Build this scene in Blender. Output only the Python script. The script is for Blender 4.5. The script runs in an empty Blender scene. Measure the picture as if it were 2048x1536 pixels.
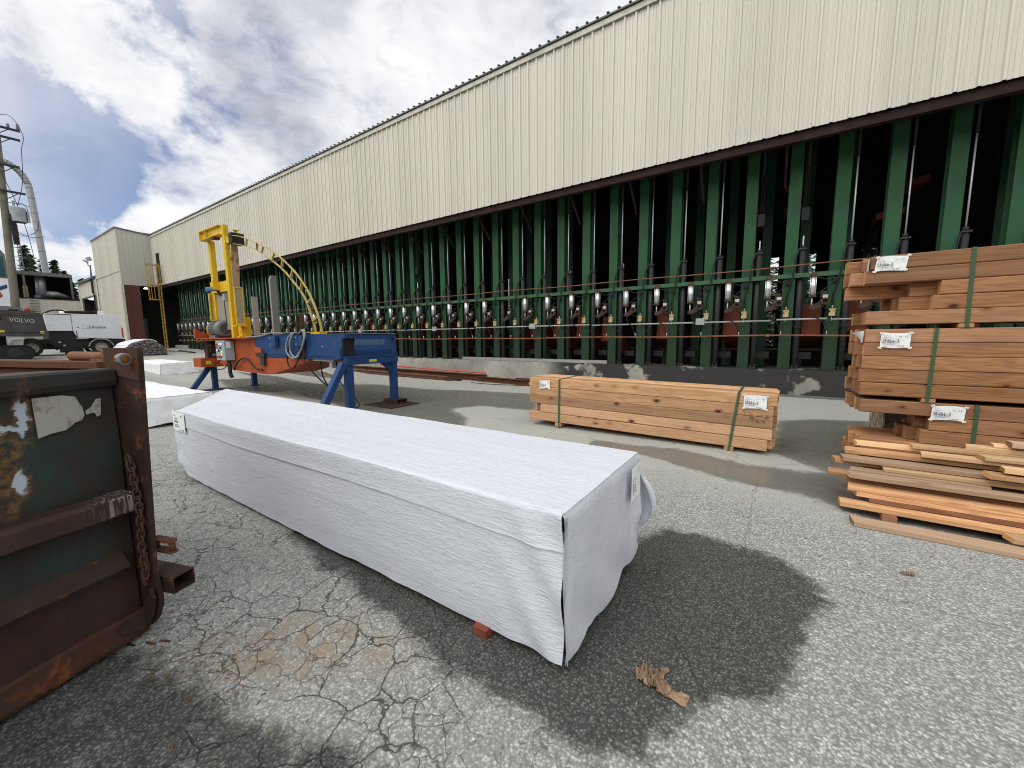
import bpy, bmesh, math, random
import numpy as np
from mathutils import Vector, Matrix, noise as mnoise
random.seed(7)
scene = bpy.context.scene
COL = scene.collection
R = math.radians
PI = math.pi

# ------------------------------------------------------------------ camera
cam_d = bpy.data.cameras.new("camera")
cam = bpy.data.objects.new("camera", cam_d); COL.objects.link(cam)
cam_d.sensor_width = 36.0; cam_d.lens = 788.4 / 2048 * 36.0
cam_d.clip_start = 0.05; cam_d.clip_end = 3000
right = Vector((0.8287, 0.5596, -0.0100)); down = Vector((0.0584, -0.1044, -0.9928)); fwd = Vector((-0.5566, 0.8222, -0.1192))
m3 = Matrix((right, -down, -fwd)).transposed()
cam.matrix_world = Matrix.Translation((0, 0, 1.6)) @ m3.to_4x4()
scene.camera = cam
scene.cycles.filter_width = 1.05

# ------------------------------------------------------------------ node helper
class NT:
    def __init__(self, name):
        self.m = bpy.data.materials.new(name); self.m.use_nodes = True
        self.t = self.m.node_tree; self.t.nodes.clear()
        self.out = self.t.nodes.new('ShaderNodeOutputMaterial')
        self.b = self.t.nodes.new('ShaderNodeBsdfPrincipled')
        self.t.links.new(self.b.outputs[0], self.out.inputs[0])
    def put(self, sock, v):
        if v is None: return
        if isinstance(v, bpy.types.NodeSocket): self.t.links.new(v, sock)
        elif isinstance(v, bpy.types.Node): self.t.links.new(v.outputs[0], sock)
        else:
            if sock.type == 'RGBA' and len(v) == 3: v = (*v, 1)
            sock.default_value = v
    def n(self, typ, outi=0, props=None, **ins):
        nd = self.t.nodes.new(typ)
        for k, v in (props or {}).items(): setattr(nd, k, v)
        for k, v in ins.items():
            key = int(k[1:]) if k[0] == 'i' and k[1:].isdigit() else k.replace('_', ' ')
            self.put(nd.inputs[key], v)
        return nd.outputs[outi]
    def coord(self, which='Object'):
        return self.t.nodes.new('ShaderNodeTexCoord').outputs[which]
    def mapping(self, vec, scale=(1, 1, 1), loc=(0, 0, 0), rot=(0, 0, 0)):
        return self.n('ShaderNodeMapping', Vector=vec, Scale=scale, Location=loc, Rotation=rot)
    def noise(self, vec, scale=5, detail=4, rough=.55, dist=0, out=0):
        return self.n('ShaderNodeTexNoise', outi=out, Vector=vec, Scale=scale, Detail=detail, Roughness=rough, Distortion=dist)
    def math(self, op, a, b=None, c=None, clamp=False):
        nd = self.t.nodes.new('ShaderNodeMath'); nd.operation = op; nd.use_clamp = clamp
        self.put(nd.inputs[0], a)
        if b is not None: self.put(nd.inputs[1], b)
        if c is not None: self.put(nd.inputs[2], c)
        return nd.outputs[0]
    def mix(self, f, a, b, blend='MIX'):
        nd = self.t.nodes.new('ShaderNodeMix'); nd.data_type = 'RGBA'; nd.blend_type = blend
        self.put(nd.inputs[0], f); self.put(nd.inputs[6], a); self.put(nd.inputs[7], b)
        return nd.outputs[2]
    def ramp(self, f, stops, interp='LINEAR'):
        nd = self.t.nodes.new('ShaderNodeValToRGB'); cr = nd.color_ramp; cr.interpolation = interp
        while len(cr.elements) < len(stops): cr.elements.new(0.5)
        for e, (p, c) in zip(cr.elements, stops):
            e.position = p
            if not hasattr(c, '__len__'): c = (c, c, c)
            e.color = (*c, 1) if len(c) == 3 else c
        self.put(nd.inputs[0], f)
        return nd.outputs[0]
    def smooth(self, f, lo, hi):
        nd = self.t.nodes.new('ShaderNodeMapRange'); nd.interpolation_type = 'SMOOTHSTEP'
        self.put(nd.inputs[0], f); nd.inputs[1].default_value = lo; nd.inputs[2].default_value = hi
        return nd.outputs[0]
    def sep(self, vec):
        nd = self.t.nodes.new('ShaderNodeSeparateXYZ'); self.put(nd.inputs[0], vec); return nd.outputs
    def comb(self, x, y, z):
        nd = self.t.nodes.new('ShaderNodeCombineXYZ')
        for i, v in enumerate((x, y, z)): self.put(nd.inputs[i], v)
        return nd.outputs[0]
    def bump(self, h, strength=.3, dist=.01, normal=None):
        nd = self.t.nodes.new('ShaderNodeBump'); nd.inputs['Strength'].default_value = strength
        nd.inputs['Distance'].default_value = dist; self.put(nd.inputs['Height'], h)
        if normal is not None: self.put(nd.inputs['Normal'], normal)
        return nd.outputs[0]
    def attr(self, name):
        nd = self.t.nodes.new('ShaderNodeAttribute'); nd.attribute_name = name; return nd.outputs['Fac']
    def rnd(self):
        return self.t.nodes.new('ShaderNodeObjectInfo').outputs['Random']
    def set(self, color=None, rough=None, metal=None, normal=None, spec=None, **kw):
        I = self.b.inputs
        for k, v in (('Base Color', color), ('Roughness', rough), ('Metallic', metal), ('Normal', normal), ('Specular IOR Level', spec)):
            if v is not None: self.put(I[k], v)
        for k, v in kw.items(): self.put(I[k.replace('_', ' ')], v)
        return self.m

def paint(name, col, rough=.5, metal=0., dirt=.35, dcol=(.05, .04, .03), scale=3., rust=0., bump=.1, spec=.22):
    """painted or bare metal with broad dirt, fine speckle and (optionally) rust blotches"""
    k = NT(name); c = k.coord()
    n1 = k.noise(c, scale, 6, .6); n2 = k.noise(c, scale * 14, 3, .6)
    f = k.math('MULTIPLY', k.smooth(n1, .42, .75), dirt)
    color = k.mix(f, (*col, 1), (*dcol, 1))
    v = k.math('MULTIPLY_ADD', n2, .5, .75)
    color = k.mix(1.0, color, k.comb(v, v, v), 'MULTIPLY')
    if rust > 0:
        r = k.smooth(k.noise(c, scale * 1.7, 8, .68, .4), .62 - rust * .25, .70 - rust * .2)
        rc = k.ramp(k.noise(c, scale * 9, 4), [(.3, (.06, .022, .012)), (.7, (.22, .08, .03))])
        color = k.mix(r, color, rc)
    ro = k.math('MULTIPLY_ADD', n1, .3, rough - .15)
    return k.set(color, ro, metal, k.bump(n2, bump, .004), spec)

M = {}
def wood(name, dark, light, knots=1.0, grey=0.0, endc=(.62, .36, .18), rough=.75, pink=.3):
    k = NT(name); rn = k.rnd(); c = k.coord()
    off = k.comb(k.math('MULTIPLY', rn, 37.), k.math('MULTIPLY', rn, 91.), k.math('MULTIPLY', rn, 53.))
    p = k.n('ShaderNodeVectorMath', props={'operation': 'ADD'}, i0=c, i1=off)
    pf = k.mapping(p, (.35, 5.5, 5.5))
    big = k.noise(pf, 1.0, 3, .5, .6)
    rings = k.math('SINE', k.math('MULTIPLY', big, 85.))
    fine = k.noise(k.mapping(p, (1.1, 70, 70)), 1.0, 4, .7)
    tone = k.math('MULTIPLY_ADD', rings, .11, k.math('MULTIPLY_ADD', fine, .62, .19))
    col = k.ramp(tone, [(.2, dark), (.5, tuple((a + b) / 2 for a, b in zip(dark, light))), (.8, light)])
    # board to board colour change
    hs = k.math('FRACT', k.math('MULTIPLY', rn, 7.31))
    vv = k.math('MULTIPLY_ADD', hs, .70, .60)
    col = k.mix(1.0, col, k.comb(vv, vv, vv), 'MULTIPLY')
    pk = k.math('MULTIPLY', k.smooth(k.math('FRACT', k.math('MULTIPLY', rn, 3.77)), .45, .95), pink)
    col = k.mix(pk, col, (.47, .30, .23, 1))
    # broad weather shading along the board
    w = k.smooth(k.noise(k.mapping(p, (.8, 2, 2)), 1.2, 4, .6), .45, .75)
    col = k.mix(k.math('MULTIPLY', w, .28 + grey), col, (.22, .14, .095, 1) if grey == 0 else (.11, .10, .09, 1))
    # knots
    kv = k.mapping(p, (3.4, 6.5, 6.5))
    kn = k.n('ShaderNodeTexVoronoi', Vector=kv, Scale=1.0, Randomness=1.0)
    kg = k.sep(k.n('ShaderNodeTexVoronoi', outi=1, Vector=kv, Scale=1.0, Randomness=1.0))[0]
    kd = k.math('ADD', kn, k.math('MULTIPLY', k.math('SUBTRACT', k.noise(p, 45, 3), .5), .16))
    kd = k.math('ADD', kd, k.math('MULTIPLY', k.smooth(kg, .42, .50), 1.0))
    ring = k.smooth(kd, .34, .12)
    core = k.smooth(kd, .17, .09)
    col = k.mix(k.math('MULTIPLY', ring, .62 * knots), col, (.20, .075, .03, 1))
    col = k.mix(k.math('MULTIPLY', core, .9 * knots), col, (.035, .016, .01, 1))
    # pitch streaks
    st = k.smooth(k.noise(k.mapping(p, (.9, 16, 16)), 1.3, 3, .6), .70, .78)
    col = k.mix(k.math('MULTIPLY', st, .55 * knots), col, (.12, .04, .02, 1))
    # saw-cut chatter across the board
    saw = k.math('SINE', k.math('MULTIPLY', k.sep(p)[0], 260.))
    # end grain
    nx = k.math('ABSOLUTE', k.sep(k.n('ShaderNodeTexCoord', outi=1))[0])
    eg = k.n('ShaderNodeTexWave', props={'wave_type': 'RINGS', 'rings_direction': 'X'}, Vector=k.n('ShaderNodeVectorMath', props={'operation': 'ADD'}, i0=k.mapping(c, (0, 1, 1)), i1=k.comb(0, k.math('MULTIPLY', hs, .3), .1)), Scale=32., Distortion=2.5, Detail=2)
    ec = k.mix(eg, tuple(x * .6 for x in endc), endc)
    ev = k.math('MULTIPLY_ADD', k.math('FRACT', k.math('MULTIPLY', rn, 17.3)), .8, .45)
    ec = k.mix(1.0, ec, k.comb(ev, ev, ev), 'MULTIPLY')
    col = k.mix(k.smooth(nx, .7, .9), col, ec)
    h = k.math('ADD', fine, k.math('MULTIPLY', saw, .06))
    return k.set(col, rough, 0, k.bump(h, .35, .004), .2)

def setup_materials():
    M['cedar'] = wood('cedar', (.21, .088, .040), (.50, .255, .122), pink=.25, endc=(.62, .33, .15))
    M['cedar_fresh'] = wood('cedar_fresh', (.38, .19, .09), (.70, .43, .24), pink=.3, endc=(.68, .40, .20))
    M['board_orange'] = wood('board_orange', (.32, .15, .068), (.68, .40, .21), knots=.4, pink=.1, endc=(.72, .38, .16))
    M['board_pink'] = wood('board_pink', (.42, .265, .16), (.68, .48, .33), knots=.3, pink=.2, endc=(.6, .36, .2))
    M['board_yellow'] = wood('board_yellow', (.50, .30, .15), (.84, .58, .34), knots=.2, pink=.05, endc=(.75, .42, .17))
    M['board_brown'] = wood('board_brown', (.17, .075, .04), (.34, .17, .10), knots=.5, pink=.2, endc=(.6, .33, .16))
    M['weathered'] = wood('weathered', (.10, .085, .07), (.22, .19, .16), knots=.4, grey=.2, endc=(.36, .28, .2))
    M['grey_board'] = wood('grey_board', (.17, .165, .165), (.33, .32, .32), knots=.3, grey=.0, pink=0, endc=(.3, .28, .25))
    # ---- tarp
    k = NT('white_wrap'); c = k.coord()
    sx, sy, sz = k.sep(c)
    weave = k.math('ADD', k.math('SINE', k.math('MULTIPLY', sx, 900.)), k.math('SINE', k.math('MULTIPLY', k.math('ADD', sz, sy), 900.)))
    emb = k.noise(k.mapping(c, (13, 40, 85)), 1.0, 3, .6, .5)
    emb = k.smooth(emb, .46, .62)
    lay = k.noise(k.mapping(c, (.5, 14, 30)), 1.0, 3, .6)
    emb = k.math('ADD', emb, k.math('MULTIPLY', lay, 1.2))
    wr = k.noise(k.mapping(c, (2.2, 5, 5)), 1.6, 5, .6, .6)
    vert = k.noise(k.mapping(c, (26, 3.2, 3.2)), 1.0, 3, .55)
    dirtn = k.smooth(k.noise(c, 1.1, 6, .65), .5, .85)
    col = k.mix(k.math('MULTIPLY', dirtn, .22), (.60, .62, .685, 1), (.50, .515, .555, 1))
    band = k.smooth(k.noise(k.mapping(c, (.7, 9, 22)), 1.0, 4, .6), .42, .66)
    col = k.mix(k.math('MULTIPLY', band, .16), col, (.42, .45, .47, 1))
    b1 = k.bump(emb, .50, .0035)
    b2 = k.bump(wr, .30, .012, b1)
    b3 = k.bump(vert, .14, .006, b2)
    M['wrap'] = k.set(col, .62, 0, b3, .25)
    # ---- far wraps (with dirty water marks on top)
    k = NT('stained_wrap'); c = k.coord()
    wr = k.noise(k.mapping(c, (1.2, 2, 2)), 1.8, 5, .6, .5)
    st = k.smooth(k.noise(k.mapping(c, (3.5, 8, 4)), 1.0, 5, .65, .8), .60, .66)
    col = k.mix(k.math('MULTIPLY', st, .35), (.75, .765, .80, 1), (.32, .34, .38, 1))
    M['wrap_far'] = k.set(col, .6, 0, k.bump(wr, .5, .05), .25)
    # ---- siding
    k = NT('cream_siding'); c = k.coord()
    n1 = k.noise(k.mapping(c, (1.3, 1.3, .12)), 1.5, 5, .6); n2 = k.noise(k.mapping(c, (14, 14, .5)), 1.0, 3)
    col = k.mix(k.math('MULTIPLY', k.smooth(n1, .4, .8), .3), (.59, .56, .495, 1), (.50, .47, .40, 1))
    sx_, sy_, sz_ = k.sep(c)
    ru = k.math('MULTIPLY', k.smooth(k.noise(k.mapping(c, (2.2, 2.2, .09)), 1.5, 4, .6), .60, .78), .25)
    col = k.mix(ru, col, (.34, .29, .22, 1))
    pn = k.math('FRACT', k.math('MULTIPLY', k.math('FLOOR', k.math('DIVIDE', k.sep(c)[0], .914)), .377))
    pv = k.math('MULTIPLY_ADD', pn, .10, .95)
    col = k.mix(1.0, col, k.comb(pv, pv, pv), 'MULTIPLY')
    M['siding'] = k.set(col, .42, 0, None, .35)
    k = NT('seam_siding_shaded'); c = k.coord()
    n1 = k.noise(k.mapping(c, (1, 1, .15)), 2, 5)
    M['siding_shaded'] = k.set(k.mix(k.math('MULTIPLY', n1, .4), (.44, .43, .385, 1), (.30, .29, .25, 1)), .45)  # greyer than the cream siding: weaker light on this face put into the colour
    M['trim'] = paint('grey_trim', (.13, .137, .13), .5)
    M['cream_trim'] = paint('cream_trim', (.52, .50, .43), .5)
    M['dark_red_steel'] = paint('dark_red_steel', (.024, .010, .009), .8, dirt=.5)
    M['red_panel'] = paint('red_panel', (.11, .038, .032), .65, dirt=.3, scale=1.2)
    M['post_green_plain'] = paint('green_post_paint', (.022, .076, .036), .6, dirt=.5, dcol=(.012, .022, .014), scale=1.6, rust=.0)
    k = NT('green_post_paint_grimed'); c = k.coord(); X, Y, Z = k.sep(c)
    n1 = k.noise(c, 2.2, 6, .62); n2 = k.noise(k.mapping(c, (9, 9, .8)), 1.0, 5, .65)
    col = k.mix(k.math('MULTIPLY', k.smooth(n1, .42, .75), .45), (.024, .082, .038, 1), (.014, .026, .016, 1))
    gr_ = k.smooth(k.math('ADD', Z, k.math('MULTIPLY', k.math('SUBTRACT', n2, .5), 2.2)), 2.1, .5)
    col = k.mix(k.math('MULTIPLY', gr_, .72), col, (.020, .022, .018, 1))
    col = k.mix(k.math('MULTIPLY', k.smooth(n2, .62, .76), .45), col, (.030, .030, .022, 1))
    M['post_green'] = k.set(col, .6, 0, k.bump(n1, .1, .004), .2)
    M['rail_green'] = paint('green_rail_paint', (.045, .115, .062), .6, dirt=.4, dcol=(.06, .05, .03), scale=5, rust=.2)
    M['deep_green'] = paint('deep_green_steel', (.018, .055, .03), .6)
    M['dark_steel'] = paint('dark_steel', (.028, .03, .032), .5, dirt=.4)
    M['cyl_dark'] = paint('grey_cylinder', (.032, .034, .036), .45, dirt=.4)
    M['black'] = paint('black_rubber', (.014, .014, .015), .55, dirt=.3, dcol=(.04, .04, .04))
    M['interior'] = paint('interior_shade_black', (.012, .012, .013), .9)  # near-black colour stands in for the deep shade indoors
    M['chrome'] = NT('bright_steel').set((.66, .68, .70), .32, .55)
    M['rod_steel'] = NT('rod_steel').set((.55, .58, .60), .4, .25)
    M['alu'] = paint('aluminium', (.55, .56, .57), .38, .6, dirt=.3)
    M['conduit'] = paint('grey_conduit', (.36, .37, .37), .5, .1, dirt=.35)
    M['sling_red'] = paint('red_sling_arm', (.22, .045, .022), .6, dirt=.5, scale=4)
    M['lever'] = paint('rust_lever', (.055, .034, .028), .7, dirt=.5, rust=.4)
    M['valve_tan'] = paint('tan_valve_body', (.48, .38, .20), .5, dirt=.3, scale=8)
    M['rust_pipe'] = paint('rusty_pipe', (.22, .10, .055), .75, dirt=.5, scale=4, rust=.4)
    M['rust'] = paint('rusty_steel', (.115, .045, .025), .8, dirt=.6, scale=3, rust=.5)
    M['rust_dark'] = paint('dark_rusty_steel', (.035, .020, .016), .75, dirt=.5, scale=5, rust=.3)
    M['rust_red'] = paint('red_rust_steel', (.105, .042, .024), .8, dirt=.55, scale=2.5, rust=.3)
    M['pink_red'] = paint('red_pipe_paint', (.55, .10, .09), .5, dirt=.3)
    M['mach_blue'] = paint('machine_blue', (.014, .048, .15), .5, dirt=.35, dcol=(.02, .04, .09), scale=2.5, rust=.05)
    M['mach_blue_lt'] = paint('machine_blue_light', (.10, .17, .30), .45, dirt=.3, scale=2.5)
    M['mach_orange'] = paint('machine_orange', (.36, .070, .020), .5, dirt=.4, dcol=(.12, .03, .012), scale=2, rust=.08)
    M['mach_yellow'] = paint('machine_yellow', (.64, .41, .020), .45, dirt=.35, dcol=(.30, .17, .02), scale=3, rust=.10)
    M['pale_yellow'] = paint('faded_yellow', (.48, .36, .12), .5, dirt=.4, dcol=(.25, .14, .05), scale=3, rust=.12)
    M['ladder_yellow'] = paint('ladder_yellow', (.36, .24, .045), .6, dirt=.5, rust=.2)
    M['saw_tan'] = paint('saw_bar_rust', (.34, .235, .13), .6, dirt=.15, scale=1.5, rust=.28)
    M['motor_grey'] = paint('motor_grey', (.17, .175, .185), .45, .2, dirt=.3)
    M['panel_grey'] = paint('control_panel_grey', (.30, .36, .385), .45, dirt=.2)
    M['guard'] = NT('dirty_clear_guard').set((.33, .29, .22), .5, 0, Alpha=.8)
    M['cable_grey'] = paint('grey_cable', (.25, .26, .28), .5)
    M['label'] = paint('label_white', (.80, .81, .83), .5, dirt=.12, dcol=(.5, .5, .5), bump=.02)
    M['tape'] = paint('label_tape', (.72, .69, .62), .5, dirt=.2, bump=.02)
    M['ink'] = NT('label_ink').set((.03, .03, .035), .6)
    M['grey_ink'] = NT('faint_label_ink').set((.22, .22, .24), .6)
    M['strap'] = paint('green_strap', (.055, .105, .055), .4, dirt=.2, scale=6)
    M['truck_white'] = paint('truck_white', (.66, .68, .73), .35, dirt=.25, dcol=(.35, .36, .38), scale=1.0, bump=.02)
    M['truck_dark'] = paint('truck_chassis', (.02, .02, .022), .6)
    M['tyre'] = paint('tyre_rubber', (.022, .022, .023), .8, dirt=.5, dcol=(.06, .055, .05))
    M['rim'] = paint('wheel_rim', (.34, .32, .28), .5, dirt=.5, scale=6)
    M['exc_grey'] = paint('excavator_grey', (.050, .047, .048), .55, dirt=.5, dcol=(.10, .09, .085), scale=2.2)
    M['letter_grey'] = NT('letter_grey').set((.42, .40, .38), .6)
    M['logo_blue'] = NT('logo_dark_blue').set((.006, .009, .03), .6)
    M['hi_yellow'] = NT('sticker_yellow').set((.55, .45, .03), .5)
    M['red_lens'] = NT('red_lens').set((.45, .02, .02), .3)
    M['pole_wood'] = paint('pole_wood', (.17, .155, .125), .85, dirt=.6, dcol=(.08, .075, .06), scale=1.2)
    M['duct'] = paint('galvanised_duct', (.30, .31, .32), .4, .55, dirt=.35, dcol=(.2, .19, .17), scale=.5)
    M['transformer'] = paint('transformer_grey', (.32, .35, .38), .45)
    M['bark'] = paint('bark', (.05, .035, .025), .9)
    k = NT('conifer_needles'); n1 = k.noise(k.coord(), .9, 3)
    M['needles'] = k.set(k.ramp(n1, [(.3, (.014, .026, .016)), (.7, (.045, .068, .032))]), .8)
    k = NT('lit_needles'); n1 = k.noise(k.coord(), .9, 3)
    M['needles_lit'] = k.set(k.ramp(n1, [(.3, (.06, .10, .07)), (.7, (.20, .26, .20))]), .8)  # brighter copy of the needles, daylight on the trees put into the colour
    # ---- concrete foundation with damp staining
    k = NT('foundation_concrete'); c = k.coord(); X, Y, Z = k.sep(c)
    n1 = k.noise(c, 1.3, 6, .6); n2 = k.noise(c, 22, 4, .6)
    col = k.ramp(n1, [(.3, (.20, .19, .165)), (.7, (.40, .385, .345))])
    col = k.mix(k.math('MULTIPLY', k.smooth(n2, .55, .75), .4), col, (.16, .15, .13, 1))
    damp = k.math('ADD', k.smooth(k.math('ADD', X, k.math('MULTIPLY', k.noise(k.mapping(c, (.9, 1, 1.8)), 1.2, 3), 1.6)), 9.6, 10.8), 0.)
    patch = k.smooth(k.noise(k.mapping(c, (1.25, 1, 1.4), (3.1, 0, .35)), 1.0, 5, .55), .56, .62)
    damp = k.math('MULTIPLY', damp, k.math('SUBTRACT', 1., patch))
    col = k.mix(damp, col, (.030, .029, .029, 1))
    M['foundation'] = k.set(col, k.math('MULTIPLY_ADD', damp, -.25, .85), 0, k.bump(n2, .4, .01), .3)
    # ---- mud
    k = NT('mud'); n = k.noise(k.coord(), 9, 6, .7)
    M['mud'] = k.set(k.ramp(n, [(.3, (.05, .04, .03)), (.7, (.17, .14, .11))]), .9, 0, k.bump(n, .8, .03))
    # ---- ground
    k = NT('asphalt'); c = k.coord(); X, Y, Z = k.sep(c)
    wet = k.attr('wet'); crk = k.attr('crack'); stain = k.attr('stain'); conc = k.attr('conc')
    nb = k.noise(c, 1.4, 6, .65); nm = k.noise(c, 6, 5, .6); nf = k.noise(c, 40, 4, .6)
    agc = k.n('ShaderNodeVectorMath', props={'operation': 'ADD'}, i0=c, i1=k.n('ShaderNodeVectorMath', props={'operation': 'SCALE'}, i0=k.noise(c, 55, 3, .6, 0, 1), Scale=.016))
    ag = k.n('ShaderNodeTexVoronoi', outi=1, Vector=agc, Scale=72., Randomness=1.)
    agd = k.n('ShaderNodeTexVoronoi', Vector=agc, Scale=72., Randomness=1.)
    agb = k.n('ShaderNodeTexVoronoi', Vector=c, Scale=150., Randomness=1.)
    agv = k.sep(ag)[0]
    base = k.ramp(nb, [(.25, (.33, .335, .33)), (.75, (.46, .462, .45))])
    stone = k.ramp(agv, [(0, (.19, .195, .195)), (.3, (.34, .35, .34)), (.6, (.43, .44, .42)), (.85, (.54, .535, .51)), (.97, (.64, .63, .58)), (1, (.78, .76, .70))])
    col = k.mix(k.math('MULTIPLY_ADD', conc, -.5, .78), base, stone)
    col = k.mix(k.math('MULTIPLY', k.smooth(agd, .36, .60), .62), col, (.12, .12, .118, 1))
    col = k.mix(k.math('MULTIPLY', k.smooth(agb, .5, .7), .3), col, (.12, .12, .12, 1))
    col = k.mix(k.math('MULTIPLY', k.smooth(nm, .42, .75), .25), col, (.23, .23, .22, 1))
    # pale fines / dust
    col = k.mix(k.math('MULTIPLY', conc, k.math('MULTIPLY_ADD', nb, .5, .35)), col, (.40, .395, .355, 1))
    # cracked zone: darker and broken into cells
    wob = k.n('ShaderNodeVectorMath', props={'operation': 'ADD'}, i0=c, i1=k.n('ShaderNodeVectorMath', props={'operation': 'SCALE'}, i0=k.noise(c, 7, 3, .6, 0, 1), Scale=.10))
    ce = k.n('ShaderNodeTexVoronoi', props={'feature': 'DISTANCE_TO_EDGE'}, Vector=wob, Scale=4.2)
    ce2 = k.n('ShaderNodeTexVoronoi', props={'feature': 'DISTANCE_TO_EDGE'}, Vector=wob, Scale=9.5)
    brk = k.smooth(k.noise(c, 2.3, 3), .36, .56)
    brk1 = k.smooth(k.noise(c, 1.3, 4, .6), .36, .50)
    l1 = k.math('MULTIPLY', k.smooth(k.math('ADD', ce, k.math('MULTIPLY', k.noise(c, 18, 3), .016)), .030, .010), brk1)
    l2 = k.math('MULTIPLY', k.smooth(ce2, .026, .008), brk)
    line = k.math('MULTIPLY', k.math('MAXIMUM', l1, k.math('MULTIPLY', l2, .8)), crk)
    ce3 = k.n('ShaderNodeTexVoronoi', props={'feature': 'DISTANCE_TO_EDGE'}, Vector=wob, Scale=.55)
    far = k.math('MULTIPLY', k.smooth(ce3, .004, .001), .35)
    line = k.math('MAXIMUM', line, far)
    col = k.mix(k.math('MULTIPLY', crk, .22), col, (.27, .275, .25, 1))
    sm = k.math('MULTIPLY', stain, k.smooth(nm, .35, .6))
    col = k.mix(k.math('MULTIPLY', sm, .75), col, (.27, .20, .125, 1))
    col = k.mix(k.math('MULTIPLY', line, .9), col, (.035, .035, .033, 1))
    # wet areas: darker, smoother; edge broken up with noise
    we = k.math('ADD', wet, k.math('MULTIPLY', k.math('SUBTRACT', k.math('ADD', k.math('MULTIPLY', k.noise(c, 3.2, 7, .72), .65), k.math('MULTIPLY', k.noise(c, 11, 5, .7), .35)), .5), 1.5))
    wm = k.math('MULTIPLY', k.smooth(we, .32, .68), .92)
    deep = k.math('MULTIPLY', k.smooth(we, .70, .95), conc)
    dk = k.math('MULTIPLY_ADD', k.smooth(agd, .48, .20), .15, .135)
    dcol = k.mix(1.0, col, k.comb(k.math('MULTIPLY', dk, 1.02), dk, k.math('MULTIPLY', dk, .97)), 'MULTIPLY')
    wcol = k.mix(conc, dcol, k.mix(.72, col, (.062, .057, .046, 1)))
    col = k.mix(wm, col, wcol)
    ro = k.math('MULTIPLY_ADD', wm, -.22, .88)
    ro = k.math('SUBTRACT', ro, k.math('MULTIPLY', deep, .42))
    h = k.math('SUBTRACT', k.math('ADD', k.math('MULTIPLY', agd, -.7), k.math('MULTIPLY', nf, .4)), k.math('MULTIPLY', line, 2.5))
    h = k.math('MULTIPLY', h, k.math('SUBTRACT', 1., k.math('MULTIPLY', deep, .95)))
    M['ground'] = k.set(col, ro, 0, k.bump(h, .55, .006), .35)
    M['collar_grey'] = paint('collar_grey', (.20, .20, .19), .5, dirt=.5, scale=20, rust=.2)
    M['chain_rust'] = paint('chain_rust', (.060, .034, .026), .75, dirt=.4, scale=8, rust=.2)
    M['bearer_red'] = paint('bearer_red', (.24, .055, .035), .6, dirt=.5, scale=8)
    M['rail_rust'] = paint('rail_rust', (.062, .028, .018), .75, dirt=.6, scale=3, rust=.25)
    M['grit'] = paint('pale_grit', (.52, .51, .47), .7, dirt=.5, dcol=(.2, .2, .19), scale=9)
    M['chips'] = paint('wood_chips', (.20, .11, .06), .8, dirt=.5, scale=9)
    k = NT('leaf_litter'); n = k.noise(k.coord(), 30, 4)
    M['rag'] = k.set(k.ramp(n, [(.3, (.17, .105, .065)), (.7, (.35, .24, .155))]), .8)
    k = NT('lath_ends'); c = k.coord()
    vo = k.n('ShaderNodeTexVoronoi', outi=1, Vector=k.mapping(c, (1, 22, 45)), Scale=1.)
    M['lath_ends'] = k.set(k.ramp(k.sep(vo)[0], [(0, (.05, .045, .05)), (.5, (.16, .14, .14)), (1, (.34, .31, .31))]), .85)
    k = NT('sawn_lath_ends'); c = k.coord()
    vo = k.n('ShaderNodeTexVoronoi', outi=1, Vector=k.mapping(c, (1, 40, 12)), Scale=1.)
    M['strip_ends'] = k.set(k.ramp(k.sep(vo)[0], [(0, (.10, .065, .045)), (.5, (.28, .21, .16)), (1, (.46, .38, .30))]), .85)
    k = NT('lamp_glow'); k.set((.9, .9, .85), .5, Emission_Color=(1, .93, .8, 1), Emission_Strength=4.0); M['lamp'] = k.m
    M['window_glass'] = NT('teal_window').set((.02, .07, .08), .15, 0.)
    M['strap_black'] = NT('black_paper').set((.02, .022, .025), .6)
    # ---- skip (rust-eaten green paint, scraped white and blue)
    k = NT('skip_panel'); c = k.coord(); U, V, Z = k.sep(c)
    n1 = k.noise(c, 2.2, 7, .65); n2 = k.noise(c, 7, 6, .65, .3); n3 = k.noise(c, 45, 3)
    col = k.ramp(n1, [(.32, (.032, .018, .015)), (.5, (.028, .025, .023)), (.62, (.018, .040, .034)), (.8, (.020, .056, .047))])
    col = k.mix(k.math('MULTIPLY', k.smooth(n2, .5, .72), .6), col, (.055, .022, .014, 1))
    low = k.smooth(Z, .55, .30)
    col = k.mix(k.math('MULTIPLY', low, .75), col, k.ramp(n2, [(.3, (.026, .012, .010)), (.7, (.058, .021, .014))]))
    wq = k.noise(c, 13, 6, .7, .3, 1); wsx = k.sep(wq)
    U = k.math('ADD', U, k.math('MULTIPLY', k.math('SUBTRACT', wsx[0], .5), .10)); Z = k.math('ADD', Z, k.math('MULTIPLY', k.math('SUBTRACT', wsx[1], .5), .13))
    def blob(u0, z0, ru, rz, j=.45):
        du = k.math('DIVIDE', k.math('SUBTRACT', U, u0), ru); dz = k.math('DIVIDE', k.math('SUBTRACT', Z, z0), rz)
        d = k.math('SQRT', k.math('ADD', k.math('MULTIPLY', du, du), k.math('MULTIPLY', dz, dz)))
        return k.math('SUBTRACT', d, k.math('MULTIPLY', k.math('SUBTRACT', n2, .5), j * 2.2))
    s1 = blob(.318, 1.275, .015, .095, .3); s2 = blob(.372, 1.236, .055, .020, .3); s3 = blob(.360, 1.000, .020, .048); s4 = blob(.375, 1.165, .03, .05); s5 = blob(.400, .885, .02, .03); s6 = blob(.405, 1.03, .025, .05)
    halo = k.math('MINIMUM', k.math('MINIMUM', k.math('MINIMUM', s1, s2), k.math('MINIMUM', s3, s4)), k.math('MINIMUM', s5, s6))
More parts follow.
